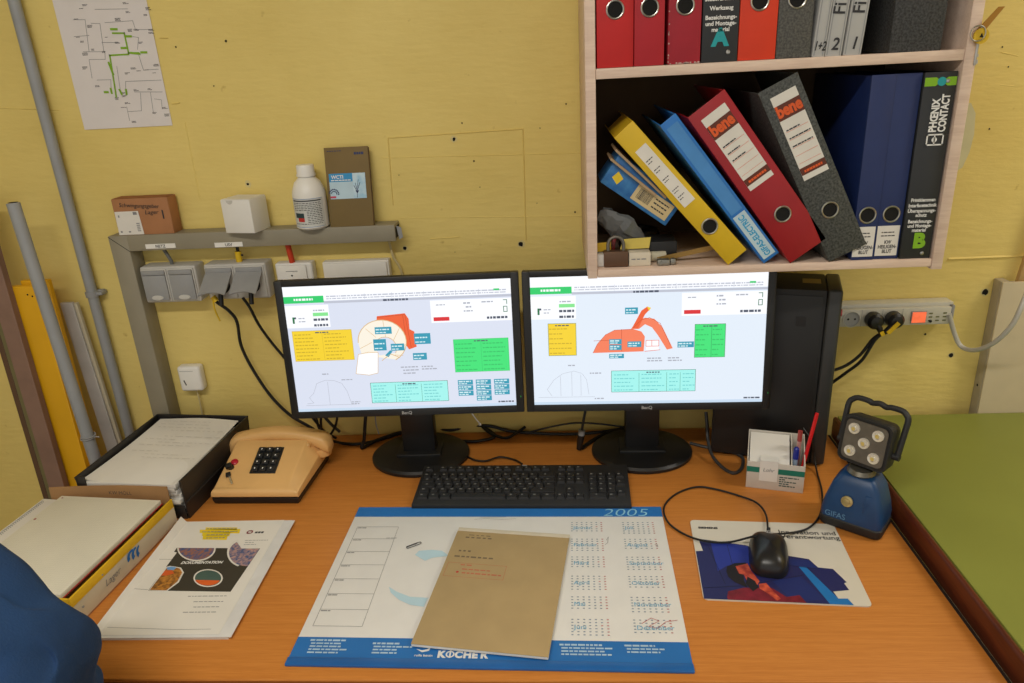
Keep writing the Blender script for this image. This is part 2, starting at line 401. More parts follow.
# --- upper row
U = SM + .0004
binder('bright red binder at the far left of the upper shelf', .058, .31, M_rbind, .1275, U, ring=(.085, .0125))
binder('crimson red binder second from left on the upper shelf', .047, .31, M_rbind2, .1865, U, ring=(.085, .0125), y=-.297)
t = binder('worn crimson binder with scuffed edges beside the black A binder', .051, .31, M_rbind3, .2395, U, ring=(.085, .0125))
rn = random.Random(3); b = B()
for k in range(26):
    z = rn.uniform(.0, .2); s_ = rn.uniform(.001, .003); b.rect(.0003, z, .0003 + rn.uniform(.0008, .0025), z + s_, .0004, FR)
for k in range(16):
    x = rn.uniform(.002, .048); b.rect(x, .0002, x + rn.uniform(.001, .005), rn.uniform(.001, .003), .0004, FR)
part('scuff_marks', b, mat('bare_board', (196, 170, 160), rough=0.9), t)
def phoenix_print(t, w, letter, colour, lines):
    z = .098
    for blk in lines:
        for s_ in blk:
            lettering(s_, .0085, M_prw, t, F(w * .5, z), bold=.03, align='CENTER'); z -= .0088
        z -= .0045
    lettering(letter, .034, colour, t, F(w * .5, .025), bold=.06, align='CENTER')
    part('rivet', B().lathe([(.0035, 0), (.003, .0012), (.001, .0018)], 12, T(w * .74, 0, .014) @ FR), M_steel, t)
t = binder('black binder with white German text and a teal letter A', .056, .31, M_bbind, .2925, U)
phoenix_print(t, .056, 'A', M_teal, [['Industrie-', 'Steckverbinder'], ['Werkzeug'], ['Bezeichnungs-', 'und Montage-', 'material']])
binder('orange-red binder between the black A binder and the grey marbled binder', .058, .31, M_obind, .3495, U, ring=(.085, .0125))
binder('grey marbled binder right of the orange-red binder on the upper shelf', .053, .31, M_mgrey, .4085, U, ring=(.085, .0125))
for (x, w, s_, f, lb) in [(.4625, .019, '1+2', '', 'narrow pale grey binder marked 1+2'), (.4825, .025, '2', 'F', 'pale grey binder showing the digit 2, left of its twin'), (.5105, .027, '1', 'F', 'pale grey binder showing the digit 1, beside the black marbled binder')]:
    t = binder(lb, w, .30, M_gwht, x + .002, U + .0, lean=-4.0)
    part('film_edge', B().rect(.002, .002, .0036, .28, .0005, FR).rect(w - .0036, .002, w - .002, .28, .0005, FR), M_greyd, t)
    lettering(s_, .019 if len(s_) > 1 else .025, M_ink, t, F(w * .52, .010), align='CENTER', sx=.62 if len(s_) > 1 else .9, shear=.15, bold=.02)
    if f: lettering('Fi', .026, M_ink, t, T(w * .78, -.0011, .06) @ FR @ RZ(R(90)), bold=.015)
t = binder('wide dark marbled binder at the right end of the upper shelf', .078, .31, M_mblk, .582, U, lean=-1.0)

# --- lower row
L0 = SB + .0004
def by_corners(c):      # spine outline (TL, TR, BR, BL pixels) in the plane of the spines
    P = [V(*p, -.295) for p in c]; TL, TR, BR, BL = P
    w = ((TR - TL).length + (BR - BL).length) / 2; h = ((TL - BL).length + (TR - BR).length) / 2
    return w, h, BL.x, math.degrees(math.atan2(BL.x - TL.x, TL.z - BL.z))
w, h, x, a = by_corners([(614, 138), (632, 120), (746, 249), (728, 265)])
ty = binder('yellow binder leaning left over the blue carton', w, h, M_ybind, x, L0, a, y=-.297, ring=(.076, .0125))
splabel(ty, w * .24, w * .80, .130, .258)
part('top_panel', B().box(.003, w - .003, .003, .18, h - .003, h - .0008), M_ybind, ty)
b = B(); rn = random.Random(5)
for k, z in enumerate((.232, .212, .19, .165, .15)): b.dashes(-.002 + w * .36, z, .013, .0016, .0012, FR, (.002, .005), .001, rn); b.dashes(w * .36 - .002, z - .005, .009, .0014, .0012, FR, (.002, .004), .001, rn)
part('label_writing', b, M_ink, ty)
w, h, x, a = by_corners([(656, 131), (672, 117), (777, 255), (763, 266)])
tb = binder('slim bright blue binder leaning between yellow and red binders', w, h, M_lblue, x + .001, L0, a - 1.2)
splabel(tb, .004, w - .004, .006, .10, mat('pale_blue_label', (190, 214, 226), rough=0.5))
lettering('GIFAS-ELECTRIC', .0145, M_cyp, tb, T(w * .66, -.0012, .009) @ FR @ RZ(R(90)), bold=.03, sx=.82)
part('spine_pale_strip', B().rect(.005, .105, w - .005, h - .012, .0004, FR), mat('blue_insert', (72, 140, 206), rough=0.4, var=0.08), tb)  # paler blue rectangle on the spine above the label
def bene(t, w, h):
    x0, x1 = w * .20, w * .84
    l = splabel(t, x0, x1, h * .475, h * .945)
    part('label_band', B().rect(x0, h * .815, x1, h * .895, .0012, FR), M_brp, t); part('label_band', B().rect(x0, h * .505, x1, h * .545, .0012, FR), M_brp, t)
    lettering('bene', .027, M_orp, t, F(w * .52, h * .833, .0014), bold=.045, align='CENTER', sx=.78)
    b = B(); b2 = B(); rn = random.Random(int(w * 1e5))
    for k in range(5):
        z = h * (.75 - .045 * k); b.line([(x0 + .003, z), (x1 - .003, z)], .0005, .0012, FR)
        if k in (0, 1, 2): b2.dashes(x0 + .004, z + .0015, (x1 - x0) * rn.uniform(.5, .85), .0022, .0013, FR, (.003, .008), .001, rn)
    b.dashes(x0 + .006, h * .516, x1 - x0 - .012, .004, .0014, FR, (.003, .005), .0008, rn)
    part('label_rules', b, M_orp, t); part('label_writing', b2, M_ink, t)
w, h, x, a = by_corners([(685, 120), (725, 92), (824, 242), (789, 264)])
tr = binder('dark red binder with a bene label leaning left', w, h, M_dred, x + .001, L0, a - .5, y=-.299, ring=(.082, .0125))
bene(tr, w, h)
w, h, x, a = by_corners([(756, 97), (798, 77), (865, 250), (828, 263)])
tg = binder('dark marbled binder with a bene label leaning against the red one', w, h, M_mdark, x, L0, a - .5, y=-.299, ring=(.085, .0125))
bene(tg, w, h)
for i, (x, w, lb) in enumerate([(.562, .0380, 'navy blue binder next to the leaning marbled binder'), (.6005, .0405, 'navy blue binder next to the black B binder')]):
    t = binder(lb, w, .302, M_navy, x + .0, L0, .0, ring=(.078, .0125), y=-.293 + .002 * i)
    splabel(t, .001, w - .003, .006, .058)
    b = B(); rn = random.Random(i)
    for z in (.046, .040): b.dashes(.008, z, w - .018, .0018, .0012, FR, (.002, .007), .001, rn)
    part('label_writing', b, M_ink, t)
    for s_, z in (('KW', .027), ('HEILIGEN-', .019), ('BLUT', .011)): lettering(s_, .0085, M_ink, t, F(w * .5, z), align='CENTER', bold=.03, sx=.8)
t = binder('black binder with lime-green letter B at the right end of the lower shelf', .0505, .302, M_bbind, .6425, L0, .0)
w = .0505
b = B(); b.poly([(.001, .281), (.018, .281), (.022, .284), (.022, .291), (.018, .294), (.001, .294)], .0005, FR); b.poly([(w - .001, .281), (w - .014, .281), (w - .018, .284), (w - .018, .291), (w - .014, .294), (w - .001, .294)], .0005, FR)
part('lime_band', b, M_lime, t); part('teal_dot', B().ellipse(.027, .2875, .0068, .0068, .0007, M=FR), M_teal, t)
lettering('PHŒNIX', .0165, M_prw, t, T(w * .56, -.0011, .210) @ FR @ RZ(R(90)), bold=.04, sx=.80)
lettering('CONTACT', .0165, M_prw, t, T(w * .84, -.0011, .210) @ FR @ RZ(R(90)), bold=.04, sx=.72)
part('emblem', B().line([(w * .33, .190), (w * .82, .190), (w * .82, .206), (w * .33, .206)], .0022, .0011, FR, True).ellipse(w * .56, .198, .0042, .0042, .0011, M=FR).rect(w * .56 - .001, .190, w * .56 + .001, .206, .0011, FR), M_prw, t)
for s_, z in (('Printklemmen', .098), ('Interfacetechnik', .089), ('Überspannungs-', .080), ('schutz', .0725), ('Bezeichnungs-', .062), ('und Montage-', .0545), ('material', .047)): lettering(s_, .0082, M_prw, t, F(w * .5, z), bold=.03, align='CENTER', sx=.85)
lettering('B', .034, M_lime, t, F(w * .56, .020), bold=.06, align='CENTER')
for z in (.288, .009): part('rivet', B().lathe([(.0035, 0), (.003, .0012), (.001, .0018)], 12, T(w * .72, 0, z) @ FR), M_steel, t)

# --- odds and ends at the left of the lower shelf
def SHP(px, py, y): return V(px, py, y)
# padlock
p = V(604, 263, -.285)
pl = thing('padlock', 'bronze padlock with steel shackle on the lower shelf', 'padlock', T(p.x, -.285, L0))
part('lock_body', B().box(0, .043, 0, .02, 0, .028, .0015), mat('bronze_metal', (104, 78, 60), rough=0.45, metal=0.5), pl)
part('shackle', B().tube([(.008, .01, .027), (.008, .01, .040), (.012, .01, .049), (.0215, .01, .053), (.031, .01, .049), (.035, .01, .040), (.035, .01, .027)], .0032, 10), mat('shackle_steel', (128, 124, 116), rough=0.35, metal=0.8), pl)
# cartons & paper
solo('small_box', B().box(0, .014, 0, .05, 0, .022, .001), M_white, 'narrow white packet behind the padlock', 'box', T(.1262, -.278, L0))
t = thing('small_box', 'cream cardboard box right of the padlock', 'box', T(p.x + .0445, -.283, L0))
part('body', B().box(0, .038, 0, .055, 0, .0245, .001), mat('cream_card', (214, 204, 184), rough=0.8), t)
part('faint_print', B().dashes(.004, .012, .026, .002, .0005, FR), M_inkg, t)
solo('sticky_note', B().poly([(0, 0), (.052, .001), (.056, .021), (.006, .019)], 0, RX(R(62))), mat('pale_yellow_note', (214, 192, 92), rough=0.8), 'pale yellow paper note standing on the cream box', 'note', T(p.x + .03, -.262, L0 + .0262))
solo('tag', B().poly([(0, 0), (.026, .001), (.026, .017), (.0, .016)], 0, RX(R(80))), mat('yellow_tag', (226, 186, 34), rough=0.6), 'small yellow tag at the left side of the lower shelf', 'tag', T(.1255, -.262, L0 + .0235))
solo('knife', B().box(0, .007, 0, .006, 0, .05, .0015), mat('dark_red_plastic', (120, 26, 26), rough=0.4), 'dark red pocket tool handle behind the padlock', 'tool', T(p.x + .011, -.255, L0) @ RY(R(8)))
solo('tape_roll', B().tube([(0, 0, .0095), (.028, .006, .0095)], .009, 14, False), mat('off_white_tape', (206, 200, 176), rough=0.7), 'off-white paper roll beside the cream box', 'roll', T(p.x + .084, -.255, L0))
t = thing('connector', 'small grey metal connector near the shelf front edge', 'connector', T(p.x + .094, -.287, L0))
part('body', B().box(0, .022, 0, .014, 0, .011, .002), mat('zinc_metal', (150, 148, 140), rough=0.4, metal=0.8), t)
part('clamp', B().box(.0225, .033, .002, .012, 0, .012, .003), MATS['zinc_metal'], t)
part('thumbscrew', B().cyl((.006, -.003, .006), (.006, .0, .006), .003, n=10), MATS['zinc_metal'], t)
solo('ruler', B().box(0, .10, 0, .0018, 0, .009), mat('wooden_rule', (150, 118, 56), rough=0.6), 'yellow wooden folding rule lying below the yellow binder', 'ruler', T(p.x + .098, -.262, L0 + .0004) @ RY(-R(11)))
# blue carton leaning in front of brown envelopes
q = [V(*c, -.272) for c in [(599, 179), (617, 150), (674, 209), (664, 223)]]
dx = Vector((q[3].x - q[0].x, 0, q[3].z - q[0].z)); ln = dx.length; an = math.atan2(dx.z, dx.x); wd_ = .055
t = thing('carton', 'blue printed carton with a beige barcode label under the yellow binder', 'carton', T(q[0].x + .002, -.274, q[0].z - .005) @ RY(-an))
part('body', B().box(0, ln, 0, .09, 0, wd_, .001), mat('blue_carton_print', (24, 92, 156), rgb2=(52, 120, 176), scale=60, rough=0.5), t)
part('barcode_label', B().box(ln * .42, ln * .95, -.0008, -.0001, .006, .036), mat('beige_label', (206, 186, 140), rough=0.7), t)
b = B(); rn = random.Random(8); xx = ln * .47
while xx < ln * .66: wdt = rn.uniform(.0005, .0016); b.rect(xx, .012, xx + wdt, .031, .0010, FR); xx += wdt + rn.uniform(.0006, .0012)
for z in (.028, .021, .013): b.dashes(ln * .7, z, ln * .2, .0025, .0010, FR, (.002, .006), .001, rn)
part('barcode', b, M_ink, t)
part('warning_sign', B().poly([(.012, .018), (.026, .012), (.030, .026), (.016, .032)], .0004, FR), M_yel, t)
for i in range(2):
    solo('envelope', B().box(0, .12 - .02 * i, 0, .10 - .01 * i, 0, .0040), mat('buff_envelope', (176, 150, 116), rough=0.85), ['brown envelope wedged above the blue carton', 'second brown envelope just under the yellow binder'][i], 'envelope', T(*[V(615, 151, -.284), V(610, 160, -.286)][i]) @ RY(R([44.5, 40][i])))
bag = B(); rn = random.Random(11)
loops = []
for i in range(9):
    u = i / 8; r = .019 * math.sin(math.pi * (.12 + .8 * u)) + .003
    cx = .006 + .075 * u; cz = .088 - .05 * u
    loops.append([(cx + .5 * r * math.cos(k * .524) + rn.uniform(-.004, .004), r * .6 * math.sin(k * .524) + rn.uniform(-.002, .002), cz + r * math.cos(k * .524 + .6) + rn.uniform(-.005, .005)) for k in range(12)])
bag.rings(loops)
solo('plastic_bag', bag, mat('grey_film', (104, 105, 104), rough=0.12, rgb2=(90, 91, 91), scale=30), 'crumpled grey plastic bag beneath the blue carton', 'bag', T(.128, -.245, L0 - .0) , ang=4)
solo('cable_coil', B().torus((0, 0, 0), .034, .007, n=30).torus((.002, .001, .012), .032, .007, n=30).torus((-.002, 0, .024), .033, .006, n=30), M_rubber, 'coil of dark cable at the back of the lower shelf', 'cable', T(.215, -.14, L0 + .0075))

solo('black_case', B().box(0, .075, 0, .06, 0, .036, .003), M_blackm, 'black plastic case behind the cream box', 'case', T(.196, -.252, L0))
# key hanging at the right side panel
kp = V(981, 36, -.303)
k = thing('key', 'yellow-headed key hanging on the right side of the shelf', 'key', T(SX1 - .004, -.3045, kp.z))
part('hook', B().cyl((0, .004, .012), (0, -.004, .013), .0012, n=8), M_steel, k)
part('key_head', B().prism([(.0115 * math.cos(t_ * .3927) , .0115 * math.sin(t_ * .3927)) for t_ in range(16)], -.0015, .0015, T(.003, 0, 0) @ FR), mat('yellow_key_cap', (214, 176, 30), rough=0.5), k)
part('key_hole', B().poly([(-.003, -.002), (.003, -.002), (.0, .005)], .0018, T(.003, 0, 0) @ FR), M_hole, k)
part('key_blade', B().box(-.0018, .0022, -.001, .001, -.042, -.010, .0004).box(.0022, .004, -.0008, .0008, -.040, -.034).box(.0022, .0036, -.0008, .0008, -.030, -.026), M_steel, k)
part('ring', B().torus((-.004, .004, 0), .011, .0011, M=T(0, -.004, 0) @ FR), M_steel, k)
part('leather_strap', B().rings([[(.0 + .022 * u - .004 * (1 - u), .001 + .0 * u, .010 + .030 * u), (.009 + .022 * u, .001, .010 + .030 * u), (.009 + .022 * u, -.0008, .010 + .030 * u), (.0 + .022 * u - .004 * (1 - u), -.0008, .010 + .030 * u)] for u in (0, .35, .7, 1.0)]), mat('tan_strap', (166, 116, 30), rough=0.6), k)

# ================================================================== on the back wall, left
pa = [V(*c, 0) for c in [(85, 129), (173, 126), (152, 0), (57, 0)]]
px0, px1, pz0 = pa[0].x, pa[1].x, (pa[0].z + pa[1].z) / 2
W_ = px1 - px0; H_ = .275
t = thing('wall_diagram', 'white sheet with a green-marked pipe diagram taped to the wall', 'poster', T(px0, -.0012, pz0))
part('sheet', B().box(0, W_, -.0006, 0, 0, H_), mat('diagram_paper', (222, 216, 214), rough=0.8, var=0.02), t)
def dg(px, py): v = V(px, py, 0); return (v.x - px0, v.z - pz0)
def C1(x, y): return dg(60 + x / 5.06, y / 5.06)          # coordinates read from an enlarged crop
b = B(); rn = random.Random(21)
for l in [[(70, 100), (130, 100), (150, 260)], [(160, 118), (205, 120), (225, 262)], [(230, 115), (370, 105), (385, 150), (470, 150)], [(75, 185), (150, 180)], [(120, 262), (230, 262), (232, 300), (150, 302), (165, 395)],
          [(180, 48), (345, 45)], [(190, 405), (260, 403), (262, 470)], [(335, 480), (335, 412), (515, 405)], [(380, 465), (520, 465)], [(460, 465), (475, 570)], [(480, 500), (515, 505), (520, 550)], [(340, 540), (355, 610)], [(345, 565), (415, 560), (410, 470)],
          [(400, 275), (425, 355), (500, 350)], [(290, 335), (310, 470)], [(215, 215), (300, 215)], [(370, 185), (400, 190), (395, 250)], [(480, 325), (500, 325)]]:
    b.line([C1(*q) for q in l], .0009, .0009, FR)
part('diagram_lines', b, M_inkg, t)
b = B()
for (x, y) in [(85, 98), (125, 25), (110, 45), (330, 15), (345, 60), (290, 95), (385, 150), (460, 150), (460, 165), (410, 215), (170, 250), (125, 270), (225, 262), (95, 190), (115, 210), (240, 190), (290, 215), (125, 340), (340, 370), (370, 345), (400, 360), (440, 355), (480, 370), (485, 330), (190, 435), (290, 495), (325, 485), (340, 520), (320, 545), (375, 615), (480, 570), (530, 545), (540, 578), (385, 455), (455, 450), (435, 75), (445, 40), (355, 150), (150, 130), (320, 470)]:
    c_ = C1(x, y); n_ = rn.randint(1, 3)
    for j in range(n_): b.dashes(c_[0] - .004, c_[1] - .002 * j, rn.uniform(.006, .012), .0011, .001, FR, (.001, .003), .0006, rn)
part('diagram_notes', b, M_ink, t)
b = B()
for l in [[(270, 168), (328, 168), (350, 268), (400, 268)], [(350, 275), (255, 280), (288, 490)]]: b.line([C1(*q) for q in l], .0032, .0012, FR)
for l in [[(262, 148), (290, 148)], [(315, 243), (335, 243)], [(340, 184), (362, 184)], [(415, 265), (440, 265)], [(250, 318), (272, 375)], [(230, 466), (245, 466)], [(260, 450), (265, 470)], [(305, 455), (315, 475)], [(337, 455), (340, 475)], [(365, 268), (405, 272)]]: b.line([C1(*q) for q in l], .0042, .0013, FR)
part('green_marker', b, mat('green_marker_ink', (128, 176, 24), rough=0.7), t)

# conduit pipe with clamp
pp = V(128, 430, -.02); pt = V(15, 0, -.02); xm = (V(72, 220, -.02)).x
t = thing('conduit_pipe', 'upright thin grey conduit pipe clamped to the yellow wall', 'pipe', T(xm, -.018, -.76))
part('pipe', B().cyl((0, 0, 0), (0, 0, 2.60), .0115), M_pipe, t)
cz = V(97, 294, -.02).z + .76
part('clamp', B().cyl((0, 0, cz - .006), (0, 0, cz + .006), .0145).box(-.004, .022, .004, .017, cz - .005, cz + .007, .001).box(.012, .026, -.006, .017, cz - .002, cz + .005, .001), M_greyd, t)
part('clamp', B().cyl((0, 0, 1.9), (0, 0, 1.912), .0145).box(-.004, .022, .004, .017, 1.9, 1.912, .001), M_greyd, t)

# loose boards and pipe leaning at the far left
def leaning(x0, x1, ytop, ybot, ztop, thick, b=None, zb=-.755):
    b = b or B(); lo = (x0[1], x1[1]); hi = (x0[0], x1[0])
    b.hexa([(lo[0], ybot, zb), (lo[1], ybot, zb), (lo[1], ybot + thick, zb), (lo[0], ybot + thick, zb), (hi[0], ytop, ztop), (hi[1], ytop, ztop), (hi[1], ytop + thick, ztop), (hi[0], ytop + thick, ztop)], .001, 1)
    return b
def xz(px, py, y): v = V(px, py, y); return v.x, v.z
def span(top_l, top_r, bot_l, bot_r, ytop, ymid, zbot=-.755):
    # board edges through a top pixel pair and a lower pixel pair, extended to the floor
    (xl, zl), (xr, _) = xz(*top_l, ytop), xz(*top_r, ytop)
    (xl2, zl2), (xr2, _) = xz(*bot_l, ymid), xz(*bot_r, ymid)
    k_ = (zbot - zl) / (zl2 - zl)
    return (xl, xl + (xl2 - xl) * k_), (xr, xr + (xr2 - xr) * k_), zl
M_yplank = mat('yellow_painted_board', (226, 170, 12), rough=0.5, var=0.05, scale=8)
a, c_, zt = span((8, 287), (36, 286), (51, 437), (76, 437), -.075, -.10)
t = thing('yellow_board', 'bright yellow board leaning on the wall at the far left', 'board', None)
part('front_layer', leaning(a, c_, -.078, -.135, zt, .016), M_yplank, t)
a2 = (a[0] + .018, a[1] + .018); c2_ = (c_[0] + .018, c_[1] + .018)
part('rear_layer', leaning(a2, c2_, -.058, -.115, zt + .008, .012), M_yplank, t)
part('nail_hole', B().ellipse(0, 0, .002, .002, .0005, M=FR), M_hole, t, T(c_[0] - .012, -.0788, zt - .022) @ RX(-R(2.8)))
part('nail_hole', B().ellipse(0, 0, .002, .002, .0005, M=FR), M_hole, t, T(c_[0] - .022, -.0788, zt - .018) @ RX(-R(2.8)))
a, c_, zt = span((-36, 200), (-19, 200), (29, 437), (45, 437), -.085, -.13)
t = thing('brown_board', 'pinkish-brown board at the left picture edge', 'board', None)
part('face', leaning(a, c_, -.085, -.165, .62, .018), mat('pinkish_brown_wood', (138, 108, 92), rough=0.7, var=0.08), t)
part('side_layer', leaning((a[0] - .013, a[1] - .013), (a[0] - .0005, a[1] - .0005), -.080, -.160, .62, .018), mat('olive_strip', (112, 104, 66), rough=0.7), t)
part('outer_layer', leaning((a[0] - .026, a[1] - .026), (a[0] - .0135, a[1] - .0135), -.080, -.160, .62, .018), mat('dark_brown_strip', (92, 66, 44), rough=0.7), t)
a, c_, zt = span((60, 303), (72, 302), (99, 445), (111, 444), -.03, -.06)
t = thing('white_strip', 'off-white plastic strip standing between the two grey pipes', 'strip', None)
part('face', leaning(a, c_, -.032, -.060, zt, .010), mat('off_white_pvc', (186, 182, 178), rough=0.5), t)
part('edge_lip', leaning((c_[0] + .0005, c_[1] + .0005), (c_[0] + .008, c_[1] + .008), -.028, -.056, zt - .002, .010), mat('cream_pvc', (196, 186, 160), rough=0.5), t)
g0 = V(13, 203, -.105); g1 = V(95, 455, -.135); dgp = (g1 - g0); g2 = g0 + dgp * ((-.745 - g0.z) / dgp.z)
g2.y = -.185
t = thing('grey_pipe', 'loose grey plastic pipe leaning beside the yellow board', 'pipe', T(g2.x, g2.y, g2.z))
part('pipe', B().cyl((0, 0, 0), tuple(g0 - g2), .0130), M_pipe, t)
part('pipe_end', B().ellipse(0, 0, .010, .010, 0), M_hole, t, T(*(g0 - g2 + Vector((0, 0, .0012)))))
wp = V(92, 437, -.135); f_ = (wp.z - g2.z) / (g0.z - g2.z); wc = (g0 - g2) * f_
part('wire_tie', B().torus((0, 0, 0), .0147, .0016).torus((.002, 0, .005), .0147, .0016).tube([(.016, -.004, .002), (.026, -.006, .005), (.032, -.006, .004)], .0014, 6), M_greyd, t, T(*wc) @ RX(R(4)))

# grey cable duct: horizontal run with an upright leg
DT, DB, DY = .518, .483, -.048
dx0 = V(108, 238, -.048).x
t = thing('cable_duct', 'grey-brown L-shaped cable duct serving as a ledge', 'duct', T(0, 0, 0))
dx1 = V(395, 232, -.048).x
b = B(); b.hexa([(dx0 + .001, DY, DB), (dx1, DY, DB), (dx1, -.001, DB), (dx0 + .001, -.001, DB), (dx0 + .001, DY, DT), (dx1, DY, DT), (dx1, -.001, DT), (dx0 + .001, -.001, DT)], .0015)
part('horizontal_run', b, M_trunk, t)
part('upright_leg', B().box(dx0, dx0 + .042, DY - .0006, -.001, .0006, DT - .0005, .0015), M_trunk, t)
part('mitre_seam', B().line([(dx0 + .001, DT - .002), (dx0 + .042, DB)], .0012, .0, T(0, DY - .0011, 0) @ FR), MATS['dark_hole'], t)
part('cut_end', B().box(dx1 + .0002, dx1 + .0008, DY + .006, -.008, DB + .006, DT - .006), M_hole, t)
part('torn_flap', B().poly([(0, 0), (.010, -.004), (.012, -.026), (.004, -.03)], 0, FR), M_greyd, t, T(dx1 + .0015, DY + .01, DT - .004) @ RZ(R(20)))
for k_, (pxa, pxb, py) in enumerate([(146, 176, 246.5), (215, 243, 245)]):
    q0, q1 = V(pxa, py, DY), V(pxb, py, DY)
    l = part('tape_label', B().box(0, q1.x - q0.x, -.0009, 0, -.005, .005), M_white, t, T(q0.x, DY - .0008, q0.z - .0))
    link('lettering', text(['NETZ', 'USV'][k_], .009, .02, align='CENTER'), M_ink, l, T((q1.x - q0.x) / 2, -.0012, -.0032) @ FR)

# things on the duct
ca = [V(*c, -.066) for c in [(109, 197), (163, 195), (166, 231), (115, 231)]]
t = thing('carton', 'small brown cardboard box with white label on the duct', 'carton', T(ca[3].x - .006, -.045, DT) )
w = ca[2].x - ca[3].x + .012; h = .078
part('body', B().box(0, w, 0, .038, 0, h, .0012), M_card, t)
part('lid_flap', B().poly([(0, 0), (w, 0), (w - .002, .032), (.004, .034)], 0, RX(R(1))), mat('cardboard_flap', (150, 96, 56), rough=0.85), t, T(0, .002, h + .0004))
part('shipping_label', B().poly([(.001, .001), (w * .46, .001), (w * .44, h * .66), (.002, h * .66)], .0008, FR), M_lbl, t)
b = B(); rn = random.Random(4)
for z in (.008, .012, .016, .02, .024): b.rect(w * .36, z, w * .42, z + .002, .0012, FR)
b.rect(w * .34, h * .56, w * .41, h * .64, .0012, FR); b.rect(.006, .006, .010, .010, .0012, FR); b.rect(.024, .006, .029, .009, .0012, FR); b.rect(.008, h * .5, .011, h * .56, .0012, FR)
part('label_print', b, M_inkg, t)
lettering('Schwingungsgeber', .0125, M_ink, t, F(w * .12, h * .79) @ RZ(R(-4)), shear=.25, sx=.95)
lettering('Lager', .0125, M_ink, t, F(w * .55, h * .56), shear=.25, sx=1.1)
part('marker_stroke', B().rect(w * .86, h * .42, w * .885, h * .66, .0010, FR), M_ink, t)
cb = [V(*c, -.070) for c in [(222, 200), (254, 197), (258, 231), (227, 232)]]
w = .085; h = .07
t = thing('white_box', 'plain white cardboard cube box on the duct', 'box', T(cb[3].x - .005, -.064, DT) @ RZ(-R(12)))
part('body', B().box(0, .070, 0, .060, 0, h, .0015), mat('white_card', (226, 224, 218), rough=0.6, var=0.02), t)
part('thumb_notch', B().poly([(.022 + .008 * math.cos(a_), h - .0012 + .008 * math.sin(a_)) for a_ in [math.pi + k_ * math.pi / 10 for k_ in range(11)]], .0006, FR), M_grey, t)
part('tuck_flap', B().box(.002, .068, .001, .059, h + .0001, h + .0011), MATS['white_card'], t)
# bottle
bc = V(312, 226, -.036)
t = thing('plastic_bottle', 'white plastic bottle with a printed label on the duct', 'bottle', T(bc.x + .004, -.0365, DT))
part('body', B().lathe([(.030, 0), (.0345, .004), (.0345, .072), (.0335, .079), (.027, .096), (.0185, .104), (.0175, .106)], 32), M_white, t)
part('cap', B().lathe([(.0170, .1065), (.0185, .107), (.0182, .128), (.0170, .131), (.001, .132)], 32), M_white, t)
part('cap_rim', B().lathe([(.0196, .108), (.0200, .110), (.0196, .113)], 32, cap=False), M_white, t)
def wrap(b, a0, a1, z0, z1, r, n=14):
    for i in range(n):
        u0, u1 = a0 + (a1 - a0) * i / n, a0 + (a1 - a0) * (i + 1) / n
        b._add([(r * math.sin(u0), -r * math.cos(u0), z0), (r * math.sin(u1), -r * math.cos(u1), z0), (r * math.sin(u1), -r * math.cos(u1), z1), (r * math.sin(u0), -r * math.cos(u0), z1)], [(0, 1, 2, 3)])
    return b
bl = part('label', wrap(B(), -1.0, 1.15, .006, .066, .0348), mat('bottle_label', (206, 208, 204), rough=0.6), t)
b = B(); rn = random.Random(2)
for k_ in range(13):
    z = .056 - .0036 * k_; a_ = -.85 if k_ < 5 or k_ > 11 else .05
    while a_ < .95:
        l = rn.uniform(.06, .2); wrap(b, a_, min(a_ + l, 1.0), z, z + .0013, .0350, 2); a_ += l + .04
wrap(b, -.9, 1.0, .060, .0625, .0350, 10)
part('label_print', b, M_ink, bl)
part('label_picture', wrap(B(), -.8, -.15, .026, .036, .0351, 4), mat('dark_teal_print', (40, 66, 70), rough=0.7), bl)
part('label_picture', wrap(B(), -.6, -.15, .018, .026, .0351, 4), M_red, bl)
wrap_b = B(); wrap(wrap_b, -.98, 1.12, .0064, .0070, .03505); wrap(wrap_b, -.98, 1.12, .065, .0656, .03505)
part('label_border', wrap_b, M_blue, bl)
# brown folder
ea = [V(*c, -.03) for c in [(327, 148), (371, 147), (378, 225), (334, 227)]]
w = .093; h = .163
t = thing('brown_folder', 'brown card folder with a blue printed sticker standing on the duct', 'folder', T(ea[3].x - .002, -.046, DT) @ RX(-R(9)))
part('cover', B().box(0, w, 0, .004, 0, h, .0008), mat('olive_brown_card', (120, 99, 56), rough=0.7, var=0.04), t)
part('back_sheet', B().box(.002, w + .001, .0045, .008, 0, h - .002, .0005), mat('dark_brown_card', (104, 84, 56), rough=0.8), t)
st = part('sticker', B().box(.006, w - .010, -.0008, -.0001, .058, .110), mat('pale_blue_sticker', (186, 212, 226), rough=0.5), t)
part('sticker_band', B().rect(.006, .093, .056, .110, .0011, FR), mat('cyan_blue_print', (40, 146, 204), rough=0.5), st)
part('sticker_photo', B().rect(.056, .058, w - .010, .110, .0010, FR), mat('light_sky_print', (150, 194, 220), rgb2=(196, 218, 230), scale=60, rough=0.5), st)
part('sticker_motif', B().poly([(.060, .074), (.068, .074), (.064, .068)], .0014, FR).line([(.058, .084), (.0635, .072), (.071, .090)], .0012, .0014, FR).line([(.0635, .072), (.0635, .060)], .001, .0014, FR).line([(.061, .09), (.0635, .076), (.068, .096)], .0008, .0014, FR), mat('navy_print', (40, 52, 96), rough=0.6), st)
b = B()
for k_ in range(9):
    a_ = math.pi * k_ / 8 * .9; b.ellipse(.014 + .010 * math.cos(a_), .068 + .010 * math.sin(a_), .0016, .0016, .0014, 8, FR); b.ellipse(.014 + .006 * math.cos(a_), .068 + .006 * math.sin(a_), .0011, .0011, .0014, 8, FR)
part('sticker_dots', b, MATS['navy_print'], st)
